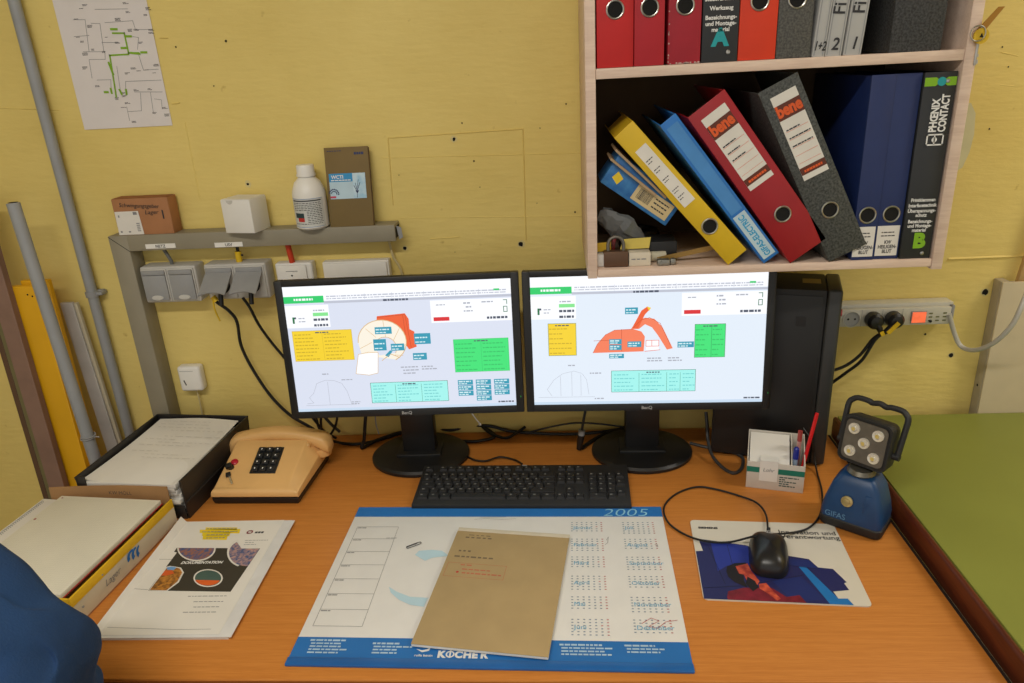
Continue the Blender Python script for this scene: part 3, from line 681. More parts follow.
part('sticker_red', B().rect(.006, .060, .018, .064, .0015, FR), mat('pink_red_print', (196, 60, 90), rough=0.6), st)
link('lettering', text('WCTI', .010, .03), M_prw, st, T(.011, -.0015, .0995) @ FR)
b = B(); b.dashes(.010, .095, .044, .0022, .0015, FR, (.004, .008), .0012, random.Random(6)); part('sticker_line', b, M_prw, st)
b = B(); b.dashes(w - .030, h - .016, .020, .005, .0004, FR, (.003, .006), .001, random.Random(9)); b.dashes(.006, h - .008, .03, .0015, .0004, FR, (.003, .006), .001, random.Random(9))
part('corner_print', b, MATS['navy_print'], t)

# double sockets
def double_socket(label, px0_, px1_, py0_, py1_, open_):
    y = -.050
    a = V(px0_, py0_, y); c = V(px1_, py1_, y); w = c.x - a.x; h = a.z - c.z
    t = thing('double_socket', label, 'socket', T(a.x, 0, c.z), 'double sockets under the duct')
    part('housing', B().box(0, w, -.046, -.001, 0, h, .004, 3), M_grey, t)
    for i in range(2):
        x0 = .005 + i * (w / 2 - .001); x1 = x0 + w / 2 - .010
        part('rim', B().box(x0 - .0025, x1 + .0025, -.0495, -.046, .004, h - .004, .0015), M_grey, t)
        part('hinge_strip', B().box(x0, x1, -.054, -.0497, h - .017, h - .007, .0012), M_greyd, t)
        if not open_:
            l = part('lid', B().box(x0, x1, -.054, -.0497, .008, h - .018, .0012), M_greyd, t)
            part('thumb_grip', B().lathe([(.0135, 0), (.0125, .0014), (.004, .002)], 20, T((x0 + x1) / 2, -.0542, .014) @ FR, ex=1, ey=.42), M_grey, l)
        else:
            ll = h - .020; M_ = T(0, -.0525, h - .018) @ RX(-R(56))
            b = B(); n = 10
            lo = []
            for k_ in range(n + 1):
                u = k_ / n; lo.append((x0 + (x1 - x0) * u, -ll + .005 - .008 * (4 * (u - .5) ** 2)))
            outl = lo + [(x1, 0), (x0, 0)]
            b.prism(outl, -.0015, .0015, FR)
            part('lid', b, M_greyd, t, M_)
            part('socket_well', B().lathe([(.019, 0), (.019, .001), (.001, .0012)], 24, T((x0 + x1) / 2, -.0497, h * .42) @ FR), M_hole, t)
            pg = part('plug', B().lathe([(.0165, 0), (.0165, .004), (.014, .007), (.006, .008)], 20, T((x0 + x1) / 2 + .002, -.051, h * .44) @ FR).tube([((x0 + x1) / 2 + .002, -.056, h * .44), ((x0 + x1) / 2 + .001, -.064, h * .2), ((x0 + x1) / 2, -.068, -.006)], .0052, 10), M_black, t)
    return t
double_socket('closed grey double socket under the white NETZ strip', 138, 201, 268, 302, False)
double_socket('grey double socket with both lids held open by black plugs', 202, 270, 265.5, 298.5, True)
c0 = V(173, 262, -.02)
solo('feed_cable', B().tube([(c0.x - .012, -.03, DB + .004), (c0.x - .006, -.028, DB - .012), (c0.x, -.026, .452), (c0.x, -.026, .440)], .004, 8), mat('grey_cable', (104, 104, 100), rough=0.5), 'short grey cable from the duct into the closed socket', 'cable')
c0 = V(239, 258, -.025)
t = thing('feed_cable', 'short dark cable with a yellow sleeve above the open socket', 'cable', T(c0.x, -.026, .438))
part('cable', B().cyl((0, 0, 0), (.001, 0, .05), .0035, n=10), M_rubber, t)
part('yellow_sleeve', B().cyl((0, 0, .006), (.0005, 0, .031), .0068, n=14), mat('yellow_sleeve', (222, 184, 22), rough=0.5), t)
part('tag_clip', B().box(.006, .011, -.002, .002, .020, .025, .0008), M_black, t)

# telephone outlet with red cable, and junction box
a = V(274, 264, -.032); w = V(311, 264, -.032).x - a.x
t = thing('wall_outlet', 'white square outlet box fed by a red cable', 'outlet', T(a.x, 0, a.z - .085))
part('housing', B().box(0, w, -.030, -.001, 0, .085, .004, 3), M_white, t)
part('cover', B().box(.004, w - .012, -.0345, -.0302, .004, .081, .002), M_white, t)
part('dot', B().ellipse(w * .45, .058, .002, .002, .0005, M=T(0, -.0346, 0) @ FR), M_hole, t)
part('slot', B().rect(w * .3, .067, w * .62, .0685, .0005, T(0, -.0346, 0) @ FR), M_greyd, t)
c0 = V(292, 258, -.02)
solo('feed_cable', B().cyl((c0.x, -.022, a.z - .002), (c0.x - .003, -.026, DB + .004), .0062, n=12), mat('red_orange_cable', (206, 62, 26), rough=0.5), 'short red-orange cable between duct and white outlet', 'cable')
a = V(321, 263, -.032); w = V(388, 263, -.032).x - a.x
t = thing('junction_box', 'white rectangular junction box half hidden by the left monitor', 'junction box', T(a.x, 0, a.z - .10))
part('housing', B().box(0, w, -.026, -.001, 0, .10, .003), M_white, t)
part('lid', B().box(.002, w - .004, -.032, -.0262, .002, .098, .003), M_white, t)
c0 = V(389, 243, -.01); c1 = V(402, 274, -.008)
solo('thin_cable', B().tube([(c0.x, -.012, DB + .003), (c0.x + .006, -.010, c0.z - .03), (c1.x, -.008, c1.z), (c1.x + .004, -.008, c1.z - .12)], .0028, 8), mat('ivory_cable', (206, 190, 140), rough=0.5), 'thin ivory cable running down the wall from the duct end', 'cable')
# small sensor box
a = V(176, 367, -.026); c_ = V(204, 391, -.026); w = c_.x - a.x; h = a.z - c_.z
t = thing('wall_sensor', 'small rounded white box on the wall above the letter tray', 'sensor', T(a.x, 0, c_.z))
part('housing', B().box(0, w, -.028, -.001, 0, h, .007, 4), M_white, t)
part('seam', B().rect(.006, h - .0115, w * .72, h - .0105, .0, T(0, -.0284, 0) @ FR), M_greyd, t)
part('mark', B().line([(.013, .028), (.016, .018)], .003, .0, T(0, -.0284, 0) @ FR), M_ink, t)
part('cable', B().tube([(w * .52, -.012, .002), (w * .54, -.010, -.03), (w * .5, -.010, -.10)], .002, 8), MATS['ivory_cable'], t)

# ================================================================== on the back wall, right
a = V(838, 307, -.048); c_ = V(950, 325, -.048)
w = c_.x - a.x; h = .045
t = thing('power_strip', 'pale grey wall power strip with a lit orange switch', 'power strip', T(a.x, 0, c_.z - .002))
M_strip = mat('pale_strip_metal', (198, 196, 184), rough=0.4, var=0.03)
part('rail', B().box(0, w + .008, -.034, -.001, 0, h + .004, .002), M_strip, t)
part('face', B().box(.002, w, -.046, -.0342, .003, h - .003, .003), M_strip, t)
part('end_cap', B().box(w + .0003, w + .007, -.044, -.0342, .004, h, .002), M_greyd, t)
def sxp(px): return V(px, 316, -.047).x - a.x
for i, px in enumerate((852, 872.5, 892.5)):
    r_ = .0185
    s_ = part('socket', B().lathe([(r_, 0), (r_, .0016), (r_ - .002, .002)], 26, T(sxp(px), -.0462, h * .47) @ FR, cap=False), M_strip, t)
    part('socket_well', B().ellipse(0, 0, r_ - .002, r_ - .002, 0, M=T(sxp(px), -.0466, h * .47) @ FR), M_greyd, t)
    part('seam', B().rect(-.0004, .004, .0004, h - .004, 0, T(sxp(px) + .0205, -.0466, 0) @ FR), M_greyd, t)
    if i == 0:
        part('pin_hole', B().ellipse(-.007, .0, .0022, .0022, 0, M=T(sxp(px), -.0471, h * .47) @ FR).ellipse(.007, .0, .0022, .0022, 0, M=T(sxp(px), -.0471, h * .47) @ FR), M_hole, t)
part('switch_frame', B().box(sxp(911), sxp(926.5), -.0478, -.0463, h * .18, h * .78, .0006), M_greyd, t)
part('rocker_switch', B().box(sxp(912), sxp(925.5), -.0505, -.0479, h * .22, h * .74, .0008), mat('lit_orange_rocker', (255, 112, 66), emit=1.0, var=0.1, scale=60), t)
b = B(); rn = random.Random(12)
for (pxa, n_) in ((929, 3), (936, 2), (943, 3)):
    for k_ in range(n_): b.rect(sxp(pxa), h * (.25 + .18 * k_), sxp(pxa + 3.6), h * (.25 + .18 * k_) + .003, 0, T(0, -.0466, 0) @ FR)
part('markings', b, mat('olive_print', (108, 112, 70), rough=0.7), t)
part('reset_button', B().cyl((sxp(931), -.049, h * .26), (sxp(931), -.0463, h * .26), .003, n=12), M_black, t)
sz = c_.z - .002 + h * .47
def plug(label, px, tip, pts, tagged):
    x = a.x + sxp(px); t = thing('power_plug', label, 'plug', T(x, -.0468, sz), 'black plugs in the wall power strip')
    part('plug_head', B().lathe([(.0165, .0004), (.0175, .004), (.0172, .020), (.012, .026), (.002, .028)], 24, FR), M_black, t)
    part('plug_neck', B().tube([(0, -.018, 0), (tip[0] * .6, -.022, tip[1] * .6), (tip[0], -.020, tip[1])], .0078, 12, True, .005), M_black, t)
    o = Vector((x, -.0468, sz))
    part('cable', B().tube([(tip[0], -.020, tip[1])] + [tuple(V(*q, yy) - o) for q, yy in pts], .0034, 8), M_rubber, t)
    ps = Vector((tip[0], 0, tip[1])); an = math.atan2(tip[1], tip[0])
    if tagged == 2:
        part('yellow_tag', B().box(-.004, .026, -.0045, .0045, .0, .0016), MATS['yellow_sleeve'], t, T(tip[0] * .10, -.0312, tip[1] * .10) @ FR @ RZ(an))
    else:
        part('yellow_tag', B().box(-.004, .006, -.004, .004, .0, .0016), MATS['yellow_sleeve'], t, T(tip[0] * .9, -.0275, tip[1] * .9) @ FR @ RZ(an))
plug('black plug in the second outlet of the wall power strip', 872.5, (.014, -.026), [((872, 340), -.055), ((860, 355), -.05), ((845, 366), -.045), ((828, 372), -.04), ((812, 378), -.03)], 1)
plug('black plug with a yellow label next to the orange switch', 892.5, (-.022, -.026), [((875, 340), -.06), ((862, 360), -.055), ((847, 372), -.045), ((830, 384), -.035), ((815, 392), -.03)], 2)
pts = [((949, 314), -.046), ((955, 335), -.05), ((962, 347), -.06), ((976, 350), -.10), ((995, 342), -.14), ((1012, 325), -.16), ((1022, 305), -.16), ((1030, 285), -.14)]
solo('grey_cable', B().tube([tuple(V(*q, yy)) for q, yy in pts], .0048, 10), mat('light_grey_cable', (188, 186, 178), rough=0.45), 'light grey cable looping from the power strip to the right', 'cable')
# upright panel at the right edge
bx0 = V(970, 408, -.004).x; bz1 = V(997, 282, -.03).z
t = thing('wall_casing', 'beige upright casing on the wall at the right picture edge', 'casing', T(bx0 + .0, 0, -.76))
part('front_panel', B().box(.001, .30, -.034, -.030, 0, bz1 + .76, .001), mat('beige_laminate', (198, 184, 152), rough=0.5, var=0.03), t)
part('side_panel', B().box(0, .018, -.0298, -.001, 0, bz1 + .76, .001), mat('grey_beige_edge', (168, 158, 136), rough=0.5), t)
part('inner_box', B().box(.0185, .30, -.0298, -.001, 0, bz1 + .752), M_grey, t)
part('screw_hole', B().ellipse(0, 0, .003, .003, 0, M=T(-.0004, -.015, .86) @ RY(R(-90))), M_hole, t)
q = V(1020, 276, -.022)
solo('wooden_stick', B().box(0, .016, 0, .012, 0, .25, .002), mat('light_wood_stick', (196, 160, 104), rough=0.6), 'light wooden stick standing on the beige casing', 'stick', T(q.x - .002, -.022, bz1 - .0075) @ RY(R(7)))
# bare patch of old paint by the shelf
pb = B(); pc = V(960, 150, 0)
pb.poly([(.0, .09), (.012, .07), (.016, .03), (.013, -.005), (.004, -.035), (-.02, -.05), (-.03, .0), (-.03, .09)], .0006, FR)
part('bare_patch', pb, mat('pale_primer', (206, 200, 160), rough=0.8), wall, T(pc.x + .006, 0, pc.z))

# ================================================================== monitors
def em(name, rgb, s=1.0): return mat('screen_' + name, rgb, emit=s, var=0.0, rough=0.35)
E_W, E_BGL, E_BGR = em('white', (246, 248, 252)), em('lilac_white', (214, 220, 236)), em('pale_blue_white', (222, 232, 244))
E_GR, E_Y, E_GN, E_CY, E_TEAL = em('green', (36, 200, 104)), em('yellow', (240, 206, 44)), em('table_green', (60, 222, 118)), em('cyan', (160, 238, 232)), em('tag_teal', (44, 150, 176))
E_OR, E_SAL, E_CR, E_RED, E_BK, E_GY, E_DG, E_PILL, E_BAR = em('orange', (232, 92, 46)), em('salmon', (240, 124, 88)), em('cream', (244, 236, 220)), em('red', (214, 36, 44)), em('ink', (72, 80, 98)), em('grey', (168, 172, 184)), em('dark_green', (34, 110, 66)), em('pill_green', (130, 226, 140)), em('bar_grey', (186, 190, 204))
E_TAN = em('tan', (214, 176, 120)); E_DO = em('dark_orange', (190, 70, 34)); E_OL = em('olive_line', (198, 166, 36)); E_GL = em('green_line', (44, 186, 98)); E_TL = em('cyan_line', (118, 204, 204)); E_TW = em('tag_white', (210, 236, 240))
MW, MH = .487, .293; SWD, SHT = .455, .265; SZT = MH - .0125
class Scr:
    def __init__(s, parent, seed): s.p = parent; s.rn = random.Random(seed); s.k = 0
    def q(s, u, v): return (-SWD / 2 + u * SWD, SZT - v * SHT)
    def add(s, name, b, m): return part(name, b, m, s.p)
    def R(s, name, m, u0, v0, u1, v1, lay=1):
        x0, z1 = s.q(u0, v0); x1, z0 = s.q(u1, v1)
        return s.add(name, B().rect(x0, z0, x1, z1, .0001 * lay, FR), m)
    def P(s, name, m, pts, lay=2): return s.add(name, B().poly([s.q(*p) for p in pts], .0001 * lay, FR), m)
    def L(s, name, m, lines, w=.0007, lay=3):
        b = B()
        for l in lines: b.line([s.q(*p) for p in l], w, .0001 * lay, FR)
        return s.add(name, b, m)
    def D(s, name, m, rows, lay=3, wl=(.003, .009)):
        b = B()
        for (u, v, w, h) in rows:
            x, z = s.q(u, v); b.dashes(x, z, w * SWD, h * SHT, .0001 * lay, FR, wl, .0016, s.rn)
        return s.add(name, b, m)
    def table(s, name, m, ml, u0, v0, u1, v1, rows, cols):
        s.R(name, m, u0, v0, u1, v1, 1)
        b = B(); x0, z1 = s.q(u0, v0); x1, z0 = s.q(u1, v1)
        b.line([(x0, z0), (x1, z0), (x1, z1), (x0, z1)], .0008, .0002, FR, True)
        for c_ in cols: b.line([s.q(u0 + (u1 - u0) * c_, v0 + .02), s.q(u0 + (u1 - u0) * c_, v1)], .0006, .0002, FR)
        s.add('table_lines', b, E_DG if rows < 7 else ml)
        d = []
        for r_ in range(rows):
            v = v0 + (v1 - v0) * (r_ + 1.2) / (rows + .6)
            cs = [0] + list(cols) + [1]
            for a_, c_ in zip(cs[:-1], cs[1:]):
                d.append((u0 + (u1 - u0) * (a_ + .03), v, (u1 - u0) * (c_ - a_) * s.rn.uniform(.45, .85), .008))
        s.D('table_text', ml, d, 3)
        s.D('table_title', E_BK, [((u0 + u1) / 2 - .03, v0 + .020, .06, .009)], 3)
    def tagbox(s, u0, v0, u1, v1):
        s.R('tag', E_TEAL, u0, v0, u1, v1, 6); s.D('tag_text', E_TW, [(u0 + .004, v0 + (v1 - v0) * .45, (u1 - u0) * .8, .010), (u0 + .004, v0 + (v1 - v0) * .85, (u1 - u0) * .6, .008)], 7)
    def header(s, bg):
        s.R('window_bar', E_W, 0, 0, 1, .115, 1); s.R('green_tab', E_GR, .0, .075, .178, .128, 2); s.D('tab_text', E_W, [(.045, .108, .085, .016)], 3)
        s.R('status_bar', E_BAR, .178, .118, 1, .136, 2); s.D('status_text', E_BK, [(.44, .135, .11, .015)], 3)
        s.D('toolbar_text', E_BAR, [(.19, .088, .79, .010), (.19, .105, .79, .008)], 2, (.002, .012)); s.L('toolbar_line', E_BAR, [[(.36, .07), (.36, .112)], [(.48, .07), (.48, .112)], [(.62, .07), (.62, .112)], [(.76, .07), (.76, .112)], [(.86, .07), (.86, .112)]])
        s.R('toolbar_icon', E_GR, .925, .072, .95, .085, 3)
        s.R('info_panel', E_W, 0, .145, .195, .32, 1); s.R('green_pill', E_PILL, .122, .205, .19, .232, 2); s.D('panel_text', E_BK, [(.122, .268, .065, .018), (.122, .312, .065, .018)], 2); s.D('panel_text', E_GY, [(.125, .192, .05, .010), (.055, .25, .03, .008), (.055, .275, .03, .008)], 2)
        s.R('panel_logo', E_DG, .028, .235, .037, .285, 2); s.R('panel_logo', E_BK, .037, .235, .045, .25, 2)
        s.R('info_panel', E_W, .645, .145, 1, .318, 1); s.R('red_field', E_RED, .655, .275, .725, .305, 2); s.D('panel_text', E_BK, [(.89, .302, .09, .018)], 2); s.D('panel_text', E_GY, [(.67, .185, .04, .008), (.79, .18, .03, .012), (.8, .21, .03, .012), (.79, .24, .04, .01), (.87, .175, .05, .01)], 2)
        s.L('panel_icon', E_DG, [[(.965, .16), (.98, .16), (.98, .19)], [(.965, .21), (.98, .21), (.98, .25), (.965, .25), (.965, .21)]], .0014)
        s.R('task_bar', em('taskbar', (196, 216, 236)), 0, .978, 1, 1, 2); s.D('clock_text', E_BK, [(.92, .972, .07, .012)], 3)

def monitor(label, x, y, yaw, bg, seed):
    t = thing('monitor', label, 'monitor', T(x, y, 0) @ RZ(yaw), 'pair of black monitors')
    part('base', B().lathe([(.104, 0), (.110, .002), (.110, .008), (.104, .0125), (.06, .0155), (.001, .0165)], 48, ey=.87), M_black, t)
    part('base_collar', B().box(-.05, .05, -.03, .035, .012, .021, .003), M_black, t)
    part('neck', B().box(-.037, .037, -.012, .022, .018, .19, .004), M_black, t)
    PM = T(0, -.098, .1515) @ RX(-R(5))
    f = B()
    f.box(-MW / 2, -SWD / 2, 0, .020, 0, MH, .002); f.box(SWD / 2, MW / 2, 0, .020, 0, MH, .002)
    f.box(-SWD / 2 - .001, SWD / 2 + .001, .0002, .0198, 0, MH - .0125 - SHT, .0018); f.box(-SWD / 2 - .001, SWD / 2 + .001, .0002, .0198, MH - .0125, MH, .0018)
    part('bezel', f, M_black, t, PM)
    part('rear_housing', B().box(-MW / 2 + .004, MW / 2 - .004, .0202, .026, .004, MH - .004, .003).hexa([(-.17, .026, .04), (.17, .026, .04), (.13, .058, .07), (-.13, .058, .07), (-.17, .026, .25), (.17, .026, .25), (.13, .058, .22), (-.13, .058, .22)], .006), M_blackm, t, PM)
    part('stand_mount', B().box(-.05, .05, .0585, .085, .03, .12, .003), M_black, t, PM)
    sc = part('screen', B().box(-SWD / 2, SWD / 2, .0022, .006, SZT - SHT, SZT), bg, t, PM @ T(0, 0, 0))
    part('power_led', B().rect(-.0005, -.0015, .0005, .0015, 0, FR), em('led', (60, 220, 90), .6), t, PM @ T(MW / 2 - .006, -.0006, .035))
    lettering('BenQ', .0092, mat('silver_print', (168, 168, 168), rough=0.4), t, PM @ T(0, -.0008, .0042) @ FR, align='CENTER', bold=.02)
    scr_root = bpy.data.objects  # noqa
    s = Scr(sc, seed)
    s.q = lambda u, v: (-SWD / 2 + u * SWD, SZT - v * SHT)
    return t, s
def shift(s):   # prints lie just in front of the screen surface
    for o in s.p.children: o.location.y += .0020
ml, s = monitor('left monitor showing a round drum diagram with yellow table', -.268, -.113, R(1.2), E_BGL, 31)
s.header(E_BGL)
s.table('yellow_table', E_Y, E_OL, .018, .345, .285, .585, 8, (.5,))
s.table('green_table', E_GN, E_GL, .735, .455, .978, .715, 7, (.5,))
s.table('cyan_table', E_CY, E_TL, .345, .78, .695, .945, 6, (.32, .66))
s.P('machine_body', E_OR, [(.405, .25), (.53, .235), (.545, .28), (.545, .36), (.565, .38), (.57, .50), (.535, .52), (.50, .42), (.43, .33), (.40, .31)], 1)
s.L('machine_edges', E_DO, [[(.405, .26), (.53, .245), (.545, .50)], [(.52, .25), (.525, .40)]], .001, 2)
ring_o = [(.418 + .108 * math.cos(a_), .45 - .17 * math.sin(a_)) for a_ in [R(-60 + 240 * k_ / 20) for k_ in range(21)]]
ring_i = [(.43 + .05 * math.cos(a_), .50 - .085 * math.sin(a_)) for a_ in [R(170 - 200 * k_ / 12) for k_ in range(13)]]
s.P('drum', E_CR, [(.31, .53)] + ring_o[::-1][2:] + [(.47, .60), (.42, .58)] + ring_i[::-1] + [(.38, .56)], 2) if False else s.P('drum', E_CR, ring_o + [(.32, .55)], 2)
s.L('drum_outline', E_TAN, [ring_o, ring_i], .0016, 3); s.L('drum_seams', E_TAN, [[(.315, .50), (.37, .455)], [(.35, .345), (.392, .415)], [(.43, .28), (.435, .41)], [(.50, .35), (.47, .44)], [(.525, .48), (.48, .50)], [(.505, .565), (.47, .56)]], .0009, 4)
s.add('drum_opening', B().poly([s.q(*p) for p in ring_i + [(.40, .56)]], .0003, FR), E_BGL)
s.P('chute', E_W, [(.305, .545), (.395, .535), (.385, .70), (.345, .715), (.285, .70)], 4); s.L('chute_outline', E_TAN, [[(.305, .545), (.35, .53), (.395, .535), (.385, .70), (.345, .715), (.285, .70), (.305, .545)]], .001, 5)
s.P('lever', E_TEAL, [(.425, .56), (.45, .52), (.46, .53), (.44, .575)], 5); s.L('lever_arm', E_TAN, [[(.41, .60), (.45, .55), (.49, .58)]], .0014, 5)
for q_ in [(.39, .335, .465, .39), (.378, .43, .435, .52), (.455, .47, .515, .525), (.562, .395, .635, .48), (.55, .55, .612, .605)]: s.tagbox(*q_)
for u0, n_ in ((.742, 3), (.823, 4), (.905, 3)):
    for r_ in range(n_): s.tagbox(u0, .78 + .044 * r_, u0 + .068, .82 + .044 * r_)
s.L('curve', E_GY, [[(.045, .935), (.075, .93), (.058, .885), (.08, .85), (.10, .77), (.14, .745), (.18, .75), (.215, .775), (.235, .84), (.25, .95)], [(.04, .95), (.27, .95)], [(.15, .76), (.15, .95)]], .0007)
s.D('curve_text', E_GY, [(.13, .70, .03, .01), (.215, .75, .05, .008), (.25, .935, .04, .008), (.25, .95, .04, .008)])
s.D('notes', E_GY, [(.49, .665, .08, .01), (.50, .69, .07, .01), (.50, .715, .06, .01), (.585, .665, .05, .01), (.585, .685, .07, .01)])
shift(s)
mr, s = monitor('right monitor showing an orange gantry machine diagram', .228, -.113, R(-1.0), E_BGR, 32)
s.header(E_BGR)
s.table('yellow_table', E_Y, E_OL, .072, .355, .193, .605, 6, ())
s.table('green_table', E_GN, E_GL, .703, .385, .832, .64, 6, (.55,))
s.table('cyan_table', E_CY, E_TL, .345, .735, .71, .905, 5, (.33, .66, .82))
s.P('machine_base', E_SAL, [(.265, .59), (.285, .52), (.32, .45), (.36, .415), (.44, .41), (.475, .43), (.49, .47), (.485, .585)], 2)
arch = [(.43, .41), (.455, .35), (.49, .325), (.53, .335), (.565, .40), (.61, .565), (.585, .575), (.545, .46), (.52, .40), (.49, .375), (.465, .41)]
s.P('machine_arch', E_SAL, arch, 3); s.P('machine_arm', E_OR, [(.435, .40), (.475, .27), (.50, .24), (.515, .255), (.49, .30), (.46, .41)], 4); s.P('arm_tip', E_Y, [(.498, .242), (.515, .25), (.508, .275)], 5)
s.L('machine_edges', E_DO, [[(.265, .59), (.285, .52), (.32, .45), (.36, .415), (.44, .41)], [(.39, .41), (.39, .58)], [(.27, .495), (.39, .49)], [(.44, .40), (.475, .34), (.51, .325), (.555, .37), (.60, .54)]], .0008, 5)
s.R('control_unit', E_W, .495, .50, .55, .575, 4); s.L('control_outline', E_OR, [[(.495, .50), (.55, .50), (.55, .545), (.495, .545), (.495, .50)], [(.49, .585), (.555, .575)], [(.52, .50), (.52, .545)]], .001, 6)
for q_ in [(.405, .245, .46, .295), (.336, .485, .39, .525), (.336, .53, .39, .57), (.336, .60, .40, .635), (.415, .505, .475, .55), (.63, .515, .70, .56)]: s.tagbox(*q_)
s.L('curve', E_GY, [[(.08, .93), (.06, .875), (.09, .80), (.13, .75), (.18, .73), (.215, .75), (.235, .80), (.245, .92)], [(.02, .94), (.27, .94)], [(.12, .77), (.12, .93)], [(.17, .74), (.17, .93)], [(.21, .76), (.21, .93)]], .0006)
s.D('curve_text', E_GY, [(.155, .69, .03, .01), (.25, .755, .05, .01), (.27, .96, .04, .01)])
s.D('notes', E_GY, [(.50, .645, .06, .01), (.50, .665, .07, .01), (.59, .645, .05, .01), (.59, .665, .06, .01)])
shift(s)

# ================================================================== computer tower
t = thing('computer_tower', 'black computer tower standing behind the right monitor', 'computer', T(.588, -.186, 0) @ RZ(-R(16)))
TW, TL_, TH = .118, .220, .385     # local: front face towards +X, side panel towards -Y
part('case', B().box(-TL_, -.018, 0, TW, .006, TH, .003), M_blackm, t)
part('side_panel', B().box(-TL_ + .006, -.024, -.0018, -.0002, .016, TH - .012, .0006), mat('black_sheet_metal', (26, 26, 27), rough=0.5), t)
part('front_panel', B().box(-.0175, .010, -.002, TW + .002, .004, TH + .002, .006, 3), mat('charcoal_front', (52, 53, 52), rough=0.4), t)
part('panel_latch', B().box(-.07, -.052, -.0028, -.0020, TH - .075, TH - .055), M_black, t)
part('type_label', B().box(-.062, -.028, .045, .075, TH + .0002, TH + .0008), mat('brass_label', (150, 124, 50), rough=0.4), t)
for z0, z1 in ((.30, .335), (.255, .29), (.225, .245), (.19, .215), (.11, .125)): part('drive_slot', B().box(-.0178, -.0176, -.0024, -.0019, z0, z1).box(.0100, .0105, .010, TW - .012, z0, z1, .0002), M_hole, t)
part('power_button', B().cyl((.0095, .02, TH - .05), (.013, .02, TH - .05), .007, n=14), mat('red_logo', (200, 60, 70), rough=0.4), t)
for x in (-TL_ + .03, -.04):
    for y in (.02, TW - .02): part('foot', B().cyl((x, y, 0), (x, y, .007), .010, n=12), M_rubber, t)

# ================================================================== desk pad
PW, PD = .60, .411
t = thing('desk_pad', 'blue and white paper desk pad with 2005 calendar', 'desk pad', T(-.0626, -.5312, 0) @ RZ(-.0188))
part('paper_block', B().box(-PW / 2, PW / 2, -PD / 2, PD / 2, 0, .003, .0004), mat('pad_paper', (224, 223, 220), rough=0.7, var=0.02), t)
zt = .0032
part('blue_header', B().rect(-PW / 2, PD / 2 - .033, PW / 2, PD / 2, zt), M_blue, t)
part('blue_footer', B().rect(-PW / 2, -PD / 2, PW / 2, -PD / 2 + .056, zt), M_blue, t)
part('edge_strip', B().box(-PW / 2 - .001, PW / 2 + .001, -PD / 2 - .002, -PD / 2 + .014, .0, .0055, .0018), mat('blue_strip', (24, 98, 172), rough=0.35), t)
zt = .0035
lettering('2005', .034, mat('pale_blue_outline', (150, 206, 232), rough=0.6), t, T(PW * .5 - .115, PD / 2 - .031, zt), bold=-.012, sx=1.3, shear=.2)
b = B(); rn = random.Random(40)
for (x, y, w, n_) in ((-.278, -.158, .075, 5), (-.178, -.163, .06, 4), (.108, -.160, .085, 4), (.205, -.160, .06, 3)):
    for k_ in range(n_): b.dashes(x + (0 if k_ == 0 else .003), y - .0062 * k_, w * (rn.uniform(.6, 1.0) if k_ else .75), .0030 if k_ else .0036, zt, None, (.004, .012), .0016, rn)
b.dashes(.005, -.178, .06, .0025, zt, None, (.004, .012), .0016, rn)
part('small_print', b, mat('pale_print', (176, 204, 226), rough=0.6), t)
def pl(px, py): l = t.matrix_basis.inverted() @ G(px, py, .003); return l.x, l.y
k0, k1 = pl(437, 657.5), pl(489, 657.5); kw = (k1[0] - k0[0]); kz = kw / 6.0
for i_, ch_ in enumerate('K CHER'):
    if ch_ != ' ': lettering(ch_, kz * 1.38, M_prw, t, T(k0[0] + kz * i_, k0[1], zt), bold=.06, sx=.93)
ko = (k0[0] + kz * 1.45, k0[1] + kz * .49)
part('logo_letter', B().ring(ko[0], ko[1], kz * .52, kz * .34, zt), M_prw, t); part('logo_bar', B().rect(ko[0] - kz * .10, ko[1] - kz * .55, ko[0] + kz * .10, ko[1] + kz * .6, zt + .0001), M_prw, t)
b = B(); b.poly([pl(416, 649), pl(422, 650.5), pl(427, 649.5), pl(432, 646), pl(429, 651), pl(422, 652.5)], zt); part('logo_swoosh', b, M_prw, t)
k2 = pl(414, 656.5); lettering('rolla baum', .0065, M_prw, t, T(k2[0], k2[1], zt), bold=.02)
# planner boxes
b = B(); bx0_, bx1_ = (pl(358, 527)[0] + pl(313, 625)[0]) / 2, (pl(399, 526)[0] + pl(362, 627)[0]) / 2; y_t, y_b = pl(358, 527)[1], pl(313, 626)[1]; ys = [y_t + (y_b - y_t) * k_ / 7 for k_ in range(8)]
for y in ys: b.line([(bx0_, y), (bx1_, y)], .0007, zt)
b.line([(bx0_, ys[0]), (bx0_, ys[-1])], .0006, zt); b.line([(bx1_, ys[0]), (bx1_, ys[-1])], .0006, zt)
for y in ys[:-1]: b.dashes(bx0_ + .002, y - .0045, .016, .0022, zt, None, (.006, .012), .001, rn)
b.dashes(-.22, ys[1] + .002, .02, .0012, zt, None, (.004, .01), .001, rn)
part('planner_boxes', b, M_inkg, t)
def arc(cx, cy, r, w0, w1, a0, a1, n=18):
    o, i_ = [], []
    for k_ in range(n + 1):
        u = k_ / n; a_ = R(a0 + (a1 - a0) * u); w = w0 + (w1 - w0) * u
        o.append((cx + (r + w) * math.cos(a_), cy + (r + w) * math.sin(a_))); i_.append((cx + (r - w) * math.cos(a_), cy + (r - w) * math.sin(a_)))
    return o + i_[::-1]
M_pale = mat('pale_blue_watermark', (184, 214, 228), rough=0.7, var=0.02)
part('swirl_print', B().poly([pl(*q_) for q_ in [(389, 587), (397, 592), (410, 597), (428, 598), (424, 607), (410, 605), (399, 600), (391, 593)]], zt), M_pale, t)
